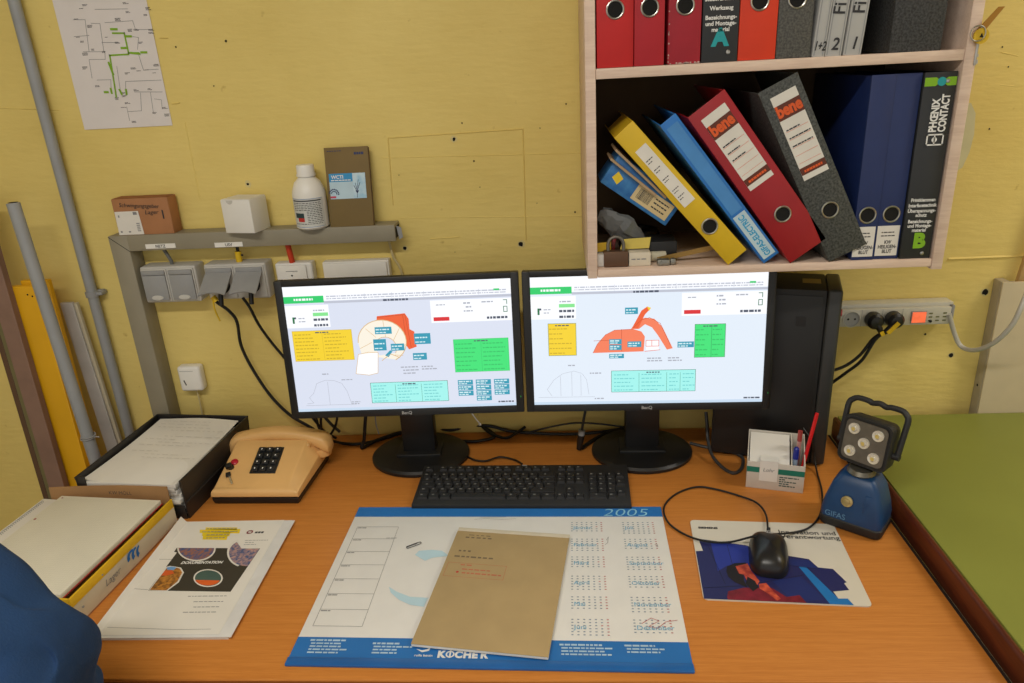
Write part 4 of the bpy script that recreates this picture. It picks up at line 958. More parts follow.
part('swirl_print', B().poly([pl(*q_) for q_ in [(415, 555), (419, 551), (432, 550), (442, 551), (449, 556), (440, 557), (432, 558), (425, 561)]], zt), M_pale, t)
# calendar
M_cal = mat('calendar_blue', (110, 180, 214), rough=0.7); M_dot = mat('calendar_dots', (132, 150, 168), rough=0.7); M_dotr = mat('calendar_red', (196, 120, 120), rough=0.7)
dots, reds = B(), B()
for c_, months in enumerate((['Jänner', 'Februar', 'März', 'April', 'Mai', 'Juni'], ['Juli', 'August', 'September', 'Oktober', 'November', 'Dezember'])):
    for r_, mth in enumerate(months):
        x = .126 + .096 * c_; y = .152 - .0515 * r_
        lettering(mth, .0135, M_cal, t, T(x + .004, y - .020, zt + .0001))
        for i in range(5 + (r_ + c_) % 2):
            for j in range(7):
                xx, yy = x + .0092 * j, y - .0066 * i
                (reds if j == 6 or (j == 5 and i == 2) else dots).rect(xx, yy, xx + .0032, yy + .0019, zt)
part('calendar_days', dots, M_dot, t); part('calendar_sundays', reds, M_dotr, t)
part('pen_scribble', B().line([(.235, -.112), (.25, -.100), (.262, -.106), (.245, -.118), (.258, -.122), (.272, -.108), (.29, -.104)], .0008, zt + .0002), M_red, t)
part('pen_scribble', B().line([(.19, .098), (.194, .108), (.192, .09), (.187, .085)], .0006, zt + .0002).line([(.276, .086), (.281, .08), (.279, .09)], .0008, zt + .0002).line([(-.06, .163), (-.04, .166), (-.01, .163), (.02, .165)], .0006, zt + .0002).line([(-.05, .170), (.0, .171)], .0006, zt + .0002), M_inkg, t)
# paper clip
pc_ = G(414, 545, .0045)
b = B(); L_ = .014
b.tube([(-L_, .003, 0), (L_ * .7, .003, 0), (L_, 0, 0), (L_ * .7, -.003, 0), (-L_ * .8, -.003, 0), (-L_ * 1.05, -.0005, 0), (-L_ * .8, .0015, 0), (L_ * .5, .0015, 0)], .0006, 6)
solo('paper_clip', b, mat('dark_wire', (84, 84, 84), rough=0.3, metal=0.8), 'metal paper clip lying on the desk pad', 'paper clip', T(pc_.x, pc_.y, .0046) @ RZ(R(32)))
# kraft writing pad
t = thing('writing_pad', 'A4 writing pad with brown cover lying on the desk pad', 'notepad', T(-.0592, -.5640, .0060) @ RZ(-.1255))
part('sheets', B().box(-.1045, .1045, -.148, .148, 0, .0045), M_paper, t)
part('cover', B().box(-.105, .105, -.1485, .138, .0046, .0056, .0003), M_kraft, t)
part('binding_strip', B().box(-.105, .105, .1382, .1485, .0046, .0058, .0003), mat('pale_binding', (206, 196, 176), rough=0.8), t)
zt = .0059; b = B(); rn = random.Random(50)
M_pen = mat('pencil_grey', (120, 104, 82), rough=0.8); M_penr = mat('faded_red_pen', (188, 112, 84), rough=0.8)
b.dashes(-.085, .118, .05, .0035, zt, None, (.004, .010), .004, rn); b.dashes(-.08, .126, .045, .0022, zt, None, (.004, .010), .004, rn); b.dashes(-.088, .078, .022, .004, zt, None, (.004, .008), .004, rn); b.dashes(-.092, .062, .07, .004, zt, None, (.004, .010), .003, rn)
part('pencil_note', b, M_pen, t)
b = B(); b.line([(-.098, .046), (.006, .046), (.006, .010), (-.098, .010)], .0007, zt, None, True); b.dashes(-.075, .040, .02, .003, zt, None, (.004, .010), .003, rn); b.dashes(-.07, .029, .05, .003, zt, None, (.004, .010), .002, rn); b.dashes(-.068, .019, .07, .0036, zt, None, (.004, .010), .002, rn)
part('red_stamp', b, M_penr, t); part('red_dot', B().ellipse(-.076, .022, .0026, .0024, zt, 12), M_red, t)

# ================================================================== keyboard
KW, KD = .432, .138
t = thing('keyboard', 'black full-size keyboard below the monitors', 'keyboard', T(-.0315, -.332, .0005) @ RZ(-.022) @ RX(R(3.4)))
part('chassis', B().hexa([(-KW / 2 - .004, 0, 0), (KW / 2 + .001, 0, 0), (KW / 2 + .001, KD, 0), (-KW / 2 - .002, KD, 0), (-KW / 2 - .003, .002, .011), (KW / 2, .002, .011), (KW / 2, KD - .002, .014), (-KW / 2, KD - .002, .014)], .002), M_blackm, t)
keyM = {}
M_key = mat('black_key', (34, 34, 36), rough=0.5, var=0.05)
leg = B(); rn = random.Random(60)
def key(x, y, w, lg=True, d=.0158):
    kk = (round(w, 4), d)
    if kk not in keyM:
        w2 = w / 2; b = B(); b.hexa([(-w2, -d / 2, 0), (w2, -d / 2, 0), (w2, d / 2, 0), (-w2, d / 2, 0), (-w2 + .0018, -d / 2 + .002, .0052), (w2 - .0018, -d / 2 + .002, .0052), (w2 - .0018, d / 2 - .0012, .0052), (-w2 + .0018, d / 2 - .0012, .0052)])
        keyM[kk] = b.mesh('key'); keyM[kk].materials.append(M_key)
    z = .0108 + .003 * y / KD
    link('key', keyM[kk], None, t, T(x, y, z))
    if lg: leg.rect(x - min(w * .28, .005), y + .0005, x - min(w * .28, .005) + rn.uniform(.003, .0055), y + .0037, z + .0055)
P_ = .0186; X0 = -KW / 2 + .014; rows_y = [.114, .0935, .077, .0605, .044, .0255]
x = X0
for i in range(13): key(X0 + P_ * i + (.012 if i > 0 else 0) + (.006 if i > 4 else 0) + (.006 if i > 8 else 0), rows_y[0] + .004, P_ - .0022, True, .0105)
def row(y, ws):
    x = X0 - P_ / 2
    for w in ws:
        key(x + w * P_ / 2, y, w * P_ - .002, w < 3); x += w * P_
row(rows_y[1], [1] * 13 + [2]); row(rows_y[2], [1.5] + [1] * 12 + [1.5]); row(rows_y[3], [1.75] + [1] * 12 + [1.25]); row(rows_y[4], [1.25] + [1] * 11 + [2.75]); row(rows_y[5], [1.25, 1.25, 1.25, 6.0, 1.25, 1.25, 1.25, 1.5])
XN = X0 + P_ * 15.1
for r_ in (0, 1, 2):
    for i in range(3): key(XN + P_ * i, rows_y[r_] + (.004 if r_ == 0 else 0), P_ - .002, True, .0105 if r_ == 0 else .0158)
key(XN + P_, rows_y[4], P_ - .002); [key(XN + P_ * i, rows_y[5], P_ - .002) for i in range(3)]
XK = XN + P_ * 3.45
for r_ in range(1, 6):
    for i in range(4):
        if r_ == 5 and i == 1 or (r_ in (3, 5) and i == 3): continue
        key(XK + P_ * i + (P_ / 2 if r_ == 5 and i == 0 else 0), rows_y[r_] - (.008 if i == 3 and r_ in (2, 4) else 0), (2 * P_ if r_ == 5 and i == 0 else P_) - .002)
part('key_legends', leg, mat('legend_grey', (118, 118, 116), rough=0.6), t)
part('logo', B().ellipse(.0, KD - .0055, .0055, .0022, .0148, 16), mat('logo_grey', (140, 140, 142), rough=0.4), t)
pts = [(522, 464), (515, 460), (500, 457), (485, 461), (472, 459), (462, 452), (452, 445), (440, 436)]
solo('keyboard_cable', B().tube([tuple(G(*q, .006 if i else .012)) for i, q in enumerate(pts)], .0022, 8), M_rubber, 'thin black keyboard cable winding behind the keyboard', 'cable')

# ================================================================== mouse pad, mouse
QW, QD = .258, .218
t = thing('mouse_pad', 'white mouse pad printed with a man against blue squares', 'mouse pad', T(.411, -.492, 0) @ RZ(-R(4)))
b = B(); b.box(-QW / 2, QW / 2, -QD / 2, QD / 2, 0, .0022)
ve = [e for e in b.bm.edges if abs(e.verts[0].co.z - e.verts[1].co.z) > .001]
bmesh.ops.bevel(b.bm, geom=ve, offset=.008, segments=4, profile=.5, affect='EDGES')
part('mat', b, mat('mouse_mat_white', (214, 208, 194), rough=0.55, var=0.02), t)
# print coordinates: u right, v down, both 0..1, read from an enlarged crop of the pad
MPc = [(5, 65), (775, 85), (990, 532), (72, 488)]
def mp(u, v): return (-QW / 2 + u * QW, QD / 2 - v * QD)
def cr(x, y):   # crop pixel -> pad uv through the pad plane
    g = G(690 + x / 5.39, 510 + y / 5.39, .0022); l = RZ(R(4)) @ (g - Vector((.411, -.492, 0)))
    l = RZ(R(4)) @ Vector((g.x - .411, g.y + .492, 0)); return (max(-QW / 2 + .001, min(QW / 2 - .001, l.x)), max(-QD / 2 + .001, min(QD / 2 - .001, l.y)))
def PP(name, m, pts, lay): return part(name, B().poly([cr(*p) for p in pts], .0022 + .0001 * lay), m, t)
M_n1, M_n2, M_n3, M_n4 = mat('print_navy', (30, 34, 92), rough=0.55, var=0.04), mat('print_ultramarine', (34, 52, 150), rough=0.55), mat('print_azure', (22, 116, 190), rough=0.55), mat('print_deep_blue', (26, 42, 110), rough=0.55)
PP('print_block', M_n1, [(45, 155), (300, 190), (420, 230), (640, 265), (690, 310), (770, 318), (845, 390), (830, 395), (858, 432), (772, 440), (800, 478), (850, 478), (888, 524), (640, 515), (76, 486), (22, 222), (70, 220)], 2)
PP('print_block', M_n2, [(110, 170), (310, 195), (330, 300), (200, 300), (150, 330)], 3)
PP('print_block', M_n4, [(520, 262), (640, 272), (690, 315), (540, 300)], 3)
PP('print_block', M_n3, [(585, 305), (625, 308), (800, 478), (850, 478), (885, 522), (760, 520)], 3)
PP('print_block', M_n4, [(440, 380), (600, 360), (730, 485), (560, 495)], 3)
part('print_lines', B().line([cr(75, 420), cr(290, 410), cr(620, 350)], .0008, .0027).line([cr(100, 200), cr(190, 400)], .0007, .0027).line([cr(200, 190), cr(230, 300)], .0007, .0027).line([cr(540, 300), cr(690, 320)], .0008, .0027), mat('print_black', (16, 18, 36), rough=0.6), t)
PP('figure_coat', mat('print_crimson', (132, 22, 44), rough=0.55, var=0.2, scale=60), [(200, 470), (205, 440), (290, 420), (350, 420), (440, 420), (520, 470), (590, 460), (630, 505), (480, 500), (205, 486)], 5)
PP('figure_hair', mat('print_black2', (22, 14, 20), rough=0.6), [(195, 330), (200, 305), (240, 288), (300, 285), (315, 305), (290, 320), (290, 380), (310, 420), (240, 390), (205, 360)], 6)
PP('figure_face', mat('print_orange', (214, 92, 60), rgb2=(160, 50, 40), scale=90, rough=0.55), [(245, 305), (310, 290), (330, 330), (375, 385), (360, 410), (310, 390), (290, 350), (265, 345)], 7)
PP('figure_hand', MATS['print_orange'], [(370, 400), (410, 395), (450, 440), (490, 480), (470, 490), (410, 445), (375, 425)], 7)
PP('figure_beard', MATS['print_black2'], [(310, 360), (350, 385), (370, 420), (340, 440), (300, 400)], 8)
def wtext(s_, x, y, size, m, parent, **k):
    c_ = cr(x, y); return lettering(s_, size, m, parent, T(c_[0], c_[1], .0027), **k)
wtext('SIEMENS', 45, 100, .0075, M_ink, t, bold=.05, sx=1.25)
wtext('Innovation und', 478, 128, .0165, M_ink, t, bold=.015); wtext('Verantwortung', 490, 152, .0165, M_ink, t, bold=.015)
# mouse
m_ = G(766, 560, .02)
t = thing('computer_mouse', 'black optical mouse on the printed mouse pad', 'mouse', T(.405, -.486, .0031) @ RZ(-R(13)))
b = B(); loops = []; N = 28
for i in range(11):
    u = i / 10; z = .036 * u; k_ = math.sqrt(max(0, 1 - u ** 2.4)); 
    k_ = max(k_, .03)
    loops.append([(.0325 * k_ * math.copysign(abs(math.cos(a_)) ** .6, math.cos(a_)), .058 * k_ * math.copysign(abs(math.sin(a_)) ** .62, math.sin(a_)) - .004 * u, z * (1 - .18 * math.sin(a_) * k_)) for a_ in [2 * math.pi * j / N for j in range(N)]])
b.rings(loops)
part('shell', b, mat('mouse_black', (26, 26, 28), rough=0.34, var=0.03), t, None, None, 60)
part('base_plate', B().lathe([(.030, -.0006), (.031, .0004)], 28, ey=1.78), M_blackm, t)
lg = part('logo', B().ring(0, 0, .0072, .0054, 0).rect(-.0034, -.0035, -.0018, .0045, 0).rect(-.0006, -.0035, .0008, .0015, 0).rect(.0018, -.0045, .0032, .0025, 0), mat('mouse_logo', (190, 190, 190), rough=0.3), t, T(0, .022, .0352) @ RX(-R(17)))
part('scroll_wheel', B().lathe([(.008, -.003), (.009, 0), (.008, .003)], 16, T(0, .042, .021) @ RY(R(90))), M_rubber, t)
mc = [(768, 534, .012), (766, 515, .006), (757, 503, .004), (740, 496, .003), (715, 489, .003), (696, 487, .003), (676, 494, .003), (664, 507, .003), (668, 522, .003), (684, 534, .003), (705, 541, .007), (730, 542, .007), (760, 535, .030), (790, 533, .010), (810, 527, .007), (821, 512, .004), (822, 492, .004), (817, 472, .004), (814, 455, .03), (811, 440, .07), (803, 428, .09)]
solo('mouse_cable', B().tube([tuple(G(*q)) for q in mc], .0019, 8), M_rubber, 'thin black mouse cable curling round the mouse pad', 'cable')

# ================================================================== telephone
M_tel = mat('cream_telephone_plastic', (226, 180, 116), rough=0.38, var=0.03)
t = thing('telephone', 'cream push-button desk telephone with black keypad', 'telephone', T(-.675, -.299, 0) @ RZ(-R(1)))
TWd, TD = .188, .182
part('base', B().hexa([(.004, .002, 0), (TWd - .004, .002, 0), (TWd + .004, TD, 0), (0, TD, 0), (0, 0, .015), (TWd, 0, .015), (TWd + .008, TD + .002, .017), (0, TD + .002, .017)], .003), M_black, t)
body = B()
body.rings([[(0, .001, .0155), (TWd, .001, .0155), (TWd + .008, TD, .0175), (0, TD, .0175)],
            [(.001, .003, .028), (TWd - .004, .003, .028), (TWd + .006, TD - .002, .048), (0, TD - .002, .048)],
            [(.006, .010, .034), (TWd - .026, .010, .034), (TWd - .018, .130, .080), (.012, .130, .080)]])
body.box(.02, TWd - .010, .118, TD - .004, .04, .074, .004)
bmesh.ops.bevel(body.bm, geom=[e for e in body.bm.edges if e.calc_length() > .02], offset=.0035, segments=3, profile=.5, affect='EDGES')
part('shell', body, M_tel, t, None, None, 50)
# handset: swept bar arched over the cradle
loops = []; n = 22
for i in range(n + 1):
    u = i / n; x = -.012 + .226 * u; c = 2 * u - 1
    zc = .085 - .022 * c * c - .006 * c ** 8; wy = .0185 + .005 * abs(c) ** 3; hz = .0125 + .009 * abs(c) ** 4
    if i in (0, n): wy *= .8; hz *= .75
    zl = zc - hz * (.6 if abs(c) < .6 else 1.0)
    lp = []
    for k_ in range(16):
        a_ = 2 * math.pi * k_ / 16; ca, sa = math.cos(a_), math.sin(a_)
        lp.append((x, .152 - .004 * c * c + wy * math.copysign(abs(ca) ** .6, ca), zc + hz * math.copysign(abs(sa) ** .6, sa)))
    loops.append(lp)
hs = part('handset', B().rings(loops), M_tel, t, None, None, 60)
part('ear_piece', B().lathe([(.0205, 0), (.021, -.006), (.018, -.018), (.012, -.020)], 20, T(.194, .150, .051)), M_tel, hs)
part('ear_piece', B().lathe([(.0205, 0), (.021, -.004), (.018, -.012), (.012, -.014)], 20, T(.010, .150, .051)), M_tel, hs)
sl = math.atan2(.046, .120); FM = T(.006, .010, .0342) @ RX(sl)     # frame on the sloping face
kp_ = part('keypad', B().box(.064, .120, .036, .106, -.001, .0022, .001), mat('keypad_black', (28, 30, 32), rough=0.4), t, FM)
bk = B().box(-.0066, .0066, -.0060, .0060, 0, .0045, .0015).mesh('push_button'); bk.materials.append(mat('button_black', (38, 40, 44), rough=0.35))
dots = B()
for r_ in range(4):
    for c_ in range(3):
        x, y = .0745 + .0175 * c_, .0455 + .0172 * r_
        link('push_button', bk, None, kp_, T(x, y, .0022)); dots.rect(x - .0012, y - .0016, x + .0012, y + .0018, .0070)
part('button_digits', dots, M_prw, kp_)
part('red_button', B().lathe([(.0075, 0), (.0078, .003), (.006, .0045), (.001, .005)], 18), mat('red_plastic', (186, 26, 52), rough=0.35), t, FM @ T(.022, .066, .0))
part('lock_cylinder', B().lathe([(.0065, 0), (.0062, .005), (.001, .0055)], 16), M_black, t, FM @ T(.019, .052, 0))
k_ = part('lock_key', B().box(-.008, .006, -.006, .006, .0, .010, .003), M_black, t, FM @ T(.018, .050, .004) @ RZ(R(20)))
part('key_bow', B().box(-.005, .005, -.009, .003, .0, .004, .0015), M_black, k_, T(-.004, -.016, -.002))
part('key_blade', B().box(-.002, .002, -.024, 0, 0, .0015, .0004), mat('bright_key_metal', (214, 206, 184), rough=0.25, metal=0.8), k_, T(-.002, -.024, -.001) @ RZ(R(14)))
# coiled cord
pth = catmull([(-.004, .150, .046), (-.010, .130, .034), (-.014, .108, .022), (-.016, .088, .014), (-.018, .070, .012), (-.033, .085, .012), (-.034, .115, .013), (-.026, .145, .016), (-.004, .165, .018)], 40)
cp = []
u_ = Vector((1, 0, 0))
for i, p in enumerate(pth):
    tg_ = (pth[min(i + 1, len(pth) - 1)] - pth[max(i - 1, 0)]).normalized(); u_ = (u_ - tg_ * u_.dot(tg_)).normalized(); w_ = tg_.cross(u_); a_ = i * .95
    cp.append(p + (u_ * math.cos(a_) + w_ * math.sin(a_)) * .0072)
part('coiled_cord', B().tube(cp, .0022, 5, False), M_rubber, t)

# ================================================================== letter tray with papers
t = thing('letter_tray', 'black plastic letter tray beside the telephone', 'tray', T(-.798, -.204, 0) @ RZ(-R(5)))
M_tray = mat('tray_black', (36, 34, 34), rough=0.45)
w2, d2, hh = .115, .134, .093
part('tray_floor', B().box(-w2 + .004, w2 - .004, -d2, d2, 0, .004), M_tray, t)
for sgn in (-1, 1):
    part('side_wall', B().hexa([(sgn * (w2 - .008), -d2, .002), (sgn * (w2 - .004), -d2, .002), (sgn * (w2 - .004), d2, .002), (sgn * (w2 - .008), d2, .002), (sgn * (w2 - .003), -d2 - .01, hh), (sgn * (w2 + .001), -d2 - .01, hh), (sgn * (w2 + .001), d2 + .004, hh), (sgn * (w2 - .003), d2 + .004, hh)], .001, 1), M_tray, t)
    part('wall_rib', B().box(sgn * (w2 - .004) - .002, sgn * (w2 - .004) + .004, -d2 - .002, d2, .036, .041, .001), M_tray, t)
part('back_wall', B().hexa([(-w2 + .006, d2 - .004, .002), (w2 - .006, d2 - .004, .002), (w2 - .006, d2, .002), (-w2 + .006, d2, .002), (-w2, d2 + .001, hh), (w2, d2 + .001, hh), (w2, d2 + .006, hh), (-w2, d2 + .006, hh)], .001, 1), M_tray, t)
part('front_lip', B().box(-w2 + .008, w2 - .008, -d2 - .003, -d2, 0, .03, .001).box(-w2 - .001, -w2 + .02, -d2 - .008, -d2 - .004, .06, hh, .0015), M_tray, t)
rn = random.Random(70)
tb_ = Matrix(t.matrix_basis)
stack = thing('paper_stack', 'thick pile of white sheets filling the black letter tray', 'paper', tb_, 'sheets in the letter tray')
for i in range(7):
    a_ = rn.uniform(-3, 3) - 1; ox, oy = rn.uniform(-.006, .004), rn.uniform(-.01, .004)
    M_ = tb_ @ T(-.002 + ox, -.004 + oy, .0262 + .0088 * i) @ RZ(R(a_ * .35)) @ RX(R(-.6))
    if i < 6:
        part('sheets', B().box(-.102, .102, -.126, .122, 0, .0084, .0006), M_paper if i % 2 else M_lbl, stack, tb_.inverted() @ M_)
    else:
        o = thing('paper_sheet', 'top printed sheet in the black letter tray', 'paper', M_, 'sheets in the letter tray')
        nx, ny = 8, 10; b = B(); g = lambda x, y: .0014 + .008 * (max(y, 0) / .14) ** 2 + .0035 * math.sin(22 * x + 1.2) * (y / .14) + .0025 * math.sin(14 * y)
        vs_ = [(-.100 + .2 * i_ / nx, -.136 + .262 * j / ny, 0) for j in range(ny + 1) for i_ in range(nx + 1)]
        vs_ = [(x, y, g(x, y)) for x, y, z in vs_]
        b._add(vs_, [(j * (nx + 1) + i_, j * (nx + 1) + i_ + 1, (j + 1) * (nx + 1) + i_ + 1, (j + 1) * (nx + 1) + i_) for j in range(ny) for i_ in range(nx)])
        part('sheet', b, M_paper, o)
        b = B()
        for k_ in range(13):
            yy = .105 - .012 * k_
            if rn.random() < .8: b.dashes(-.075 + rn.choice((0, 0, .04)), yy, rn.uniform(.05, .14), .0012, g(0, yy) + .0030, None, (.004, .02), .006, rn)
        part('faint_print', b, mat('faint_print_grey', (196, 193, 188), rough=0.8), o)
part('sheets', B().box(-.100, .100, -.124, .122, .0045, .0255), M_lbl, stack)

# ================================================================== open file box with papers
BM = T(-.742, -.650, 0) @ RZ(-R(5))        # origin: front right corner at the desk
t = thing('file_box', 'low open carton with yellow rim full of papers', 'box', BM)
bw, bd, bh = .27, .288, .056
M_bw = mat('worn_white_card', (206, 196, 172), rough=0.8, var=0.06); M_by = mat('yellow_card_rim', (222, 178, 26), rough=0.7, var=0.05)
part('bottom', B().box(-bw, 0, 0, bd, .0, .003), M_card, t)
part('side_wall', B().box(-.003, 0, 0, bd, .0032, bh - .018), M_bw, t)
part('side_rim', B().box(-.0032, .0003, -.0002, bd, bh - .0178, bh, .0006), M_by, t)
part('front_wall', B().box(-bw, -.0034, 0, .003, .0032, bh - .018), M_bw, t)
part('front_rim', B().box(-bw, -.0034, -.0003, .0032, bh - .0178, bh - .001, .0006), M_by, t)
part('left_wall', B().box(-bw, -bw + .003, .0034, bd, .0032, .028), M_bw, t)
nb = 12; lo = []
for i in range(nb + 1):
    u = i / nb; x = -bw + .004 + (bw - .008) * u; y = bd - .002 + .006 * math.sin(math.pi * u); z = bh + .012 * u + .016
    lo.append([(x, y - .0025, .004), (x, y, .004), (x, y + .003, z), (x, y + .0005, z)])
bk_ = part('back_flap', B().rings(lo), mat('inner_cardboard', (168, 128, 84), rough=0.8), t)
lettering('KW MÖLL', .011, M_ink, t, T(-.105, bd - .002, bh + .010) @ FR @ T(0, 0, .004), align='CENTER', shear=.1)
M_sd = T(.0006, 0, 0) @ RZ(R(90)) @ FR
SD = lambda y, z: T(.0008, y, z) @ RZ(R(90)) @ FR
b = B(); rn = random.Random(80)
for k_ in range(3): b.poly(arc(.150 + .012 * k_, .026 - .002 * k_, .010, .002, .004, 60 + 20 * k_, 200 + 10 * k_, 10), 0, SD(0, 0))
part('blue_emblem', b, M_blue, t)
lettering('Lager', .018, M_inkg, t, SD(.075, .018), shear=.2)
part('rivet', B().cyl((0, .020, .024), (.0012, .020, .024), .002, n=10).cyl((0, .075, .044), (.0012, .075, .044), .0015, n=10), M_greyd, t)
solo('folder', B().box(-.258, -.010, .008, bd - .012, 0, .030, .001), M_kraft, 'kraft folder lying at the bottom of the open file box', 'folder', BM @ T(0, 0, .0034))
# spiral notebook and squared pad on top
t2 = thing('spiral_notebook', 'white spiral notebook under the squared pad in the file box', 'notebook', BM @ T(-.280, .010, .0345) @ RY(R(1.5)))
part('pages', B().box(0, .21, 0, .270, 0, .016, .0006), M_paper, t2)
part('wire_spiral', B().tube([(.008 + .0038 * math.cos(a_ * 1.2566), .006 + .0009 * a_ , .0145 + .0042 * math.sin(a_ * 1.2566)) for a_ in range(286)], .0007, 4, False), M_greyd, t2)
t2 = thing('squared_pad', 'squared cream paper pad lying on top in the file box', 'notepad', BM @ T(-.236, .008, .0522) @ RZ(-R(.6)))
part('pages', B().box(0, .218, -.002, .270, 0, .0085, .0006), M_paper2, t2)
part('back_card', B().box(.002, .219, .0, .2725, -.0014, -.0002), M_red, t2)
gb = B()
for i in range(1, 43): gb.rect(.005 * i, .0, .005 * i + .00022, .268, .00862)
for i in range(1, 53): gb.rect(.002, .005 * i, .216, .005 * i + .00022, .00863)
part('grid_lines', gb, mat('faint_grid', (208, 204, 186), rough=0.85), t2)
part('punch_hole', B().ellipse(.008, .190, .0027, .0027, .0089, 12).ellipse(.008, .262, .0018, .0018, .0089, 12), mat('punch_red', (150, 50, 50), rough=0.7), t2)

# ================================================================== stapled document
DM = T(-.588, -.523, 0) @ RZ(R(.6))
t = thing('document', 'documentation report with dark cover picture under clear foil', 'document', DM)
dw, dd = .218, .312
part('pages', B().box(-dw / 2, dw / 2, -dd / 2, dd / 2, 0, .006, .0006), M_paper, t)
part('back_foil', B().box(-dw / 2 + .004, dw / 2 + .006, -dd / 2 - .002, dd / 2 - .002, .0062, .0066), mat('milky_foil', (222, 222, 222), rough=0.25), t)
part('title_sheet', B().box(-dw / 2 + .002, dw / 2 - .016, -dd / 2 + .004, dd / 2 - .001, .0068, .0072), M_paper, t)
part('turned_edge', B().rings([[(-dw / 2 - .004, -dd / 2 + .31 * u, .0062), (-dw / 2 + .006, -dd / 2 + .31 * u, .0064), (-dw / 2 - .004, -dd / 2 + .31 * u, .014 + .006 * u)] for u in (0, .5, 1)]), M_lbl, t)
def dc(x, y): g = G(90 + x / 4.555, 500 + y / 4.555, .0074); l = (DM.inverted() @ g); return (l.x, l.y)
zt = .0074
def DP(name, m, pts, lay=0): return part(name, B().poly([dc(*p) for p in pts], zt + .0001 * lay), m, t)
M_cov = mat('dark_cover_print', (58, 54, 46), rough=0.6)
DP('cover_picture', M_cov, [(412, 218), (775, 220), (640, 418), (265, 412)])
DP('cover_tab', M_cov, [(395, 218), (412, 218), (400, 240), (383, 236)])
def oval(c, rx, ry, a_=0, n=24): return [(c[0] + rx * math.cos(k_ * 2 * math.pi / n), c[1] + ry * math.sin(k_ * 2 * math.pi / n)) for k_ in range(n)]
E_rim = M_lbl
def half(c, rx, ry, a0, a1, n=16): return [(c[0] + rx * math.cos(R(a0 + (a1 - a0) * k_ / n)), c[1] + ry * math.sin(R(a0 + (a1 - a0) * k_ / n))) for k_ in range(n + 1)]
M_ph1 = mat('photo_blue_orange', (60, 86, 136), rgb2=(160, 104, 70), scale=160, rough=0.6); M_ph2 = mat('photo_red_blue', (60, 84, 130), rgb2=(190, 150, 140), scale=180, rough=0.6); M_ph3 = mat('photo_ochre', (196, 132, 50), rgb2=(110, 70, 30), scale=180, rough=0.6)
DP('photo_rim', E_rim, half((485, 219), 88, 60, 0, 180), 1); DP('photo', M_ph1, half((485, 219), 81, 54, 0, 180), 2)
DP('photo_rim', E_rim, [(773, 221)] + half((700, 240), 76, 66, 110, 250)[:] + [(690, 219)], 1); DP('photo', M_ph2, [(772, 222), (718, 302)] + half((705, 242), 72, 58, 100, 240) + [(690, 221)], 2)
DP('photo_rim', E_rim, [(268, 411), (352, 414), (405, 375), (428, 330), (415, 308), (365, 300), (345, 305)], 1); DP('photo', M_ph3, [(272, 410), (348, 412), (398, 372), (420, 330), (408, 312), (372, 304), (350, 310)], 2)
DP('photo_sky', mat('photo_sky_blue', (110, 160, 214), rough=0.6), [(350, 308), (372, 303), (395, 308), (380, 320), (352, 318)], 3); DP('photo_roof', mat('photo_orange', (216, 96, 40), rough=0.6), [(340, 322), (372, 320), (385, 335), (350, 345), (325, 345)], 3)
DP('photo_rim', E_rim, oval((538, 356), 67, 41), 1); DP('photo', mat('photo_dark_green', (70, 96, 90), rough=0.6), oval((538, 356), 60, 36), 2); DP('photo_fire', mat('photo_fire', (222, 100, 40), rough=0.6), half((536, 362), 56, 28, 10, 175), 3)
c_ = dc(412, 292); lettering('DOKUMENTATION', .0098, M_prw, t, T(c_[0], c_[1], zt + .0005), bold=.04, shear=.15, sx=.9)
b = B(); 
for pts in ([(527, 125), (672, 125), (668, 136), (526, 136)], [(500, 136), (685, 132), (680, 152), (500, 150)], [(512, 150), (640, 148), (634, 165), (510, 164)], [(515, 163), (628, 163), (622, 182), (512, 180)]): b.poly([dc(*p) for p in pts], zt)
part('yellow_marker', b, mat('yellow_marker_ink', (240, 212, 40), rough=0.6), t)
b = B(); rn = random.Random(90)
for x, y, w in ((530, 133, 135), (510, 147, 160), (530, 161, 100), (528, 175, 90)):
    c0_, c1_ = dc(x, y), dc(x + w, y); b.dashes(c0_[0], c0_[1], c1_[0] - c0_[0], .0022, zt + .0002, None, (.004, .010), .0014, rn)
for x, y, w in ((445, 440, 175), (470, 465, 135), (470, 489, 120), (422, 513, 150)):
    c0_, c1_ = dc(x, y), dc(x + w, y); b.dashes(c0_[0], c0_[1], c1_[0] - c0_[0], .0016, zt, None, (.003, .009), .0016, rn)
part('title_text', b, M_inkg, t)
b = B()
for x, y, w in ((705, 185, 105), (705, 195, 40), (700, 204, 55)):
    c0_, c1_ = dc(x, y), dc(x + w, y); b.dashes(c0_[0], c0_[1], c1_[0] - c0_[0], .0013, zt, None, (.003, .007), .0012, rn)
c0_, c1_ = dc(80, 580), dc(390, 590); c2_ = dc(550, 588); b.line([c0_, c1_, c2_], .0008, zt)
part('fine_print', b, M_inkg, t)
c_ = dc(728, 146); part('company_logo', B().ring(c_[0], c_[1], .0062, .0036, zt, 18).line([(c_[0] - .005, c_[1] - .004), (c_[0] + .005, c_[1] + .004)], .0012, zt), mat('maroon_print', (130, 44, 60), rough=0.6), t)
c_ = dc(750, 150); lettering('ABC', .0085, M_ink, t, T(c_[0], c_[1] - .001, zt), bold=.05, sx=.8) if False else part('company_name', B().dashes(c_[0], c_[1] - .001, .018, .0055, zt, None, (.004, .0055), .0010, rn), M_ink, t)
c_ = dc(315, 270); part('fold_mark', B().line([c_, dc(380, 270)], .0007, zt).line([dc(195, 404), dc(262, 408)], .0007, zt), M_ink, t)

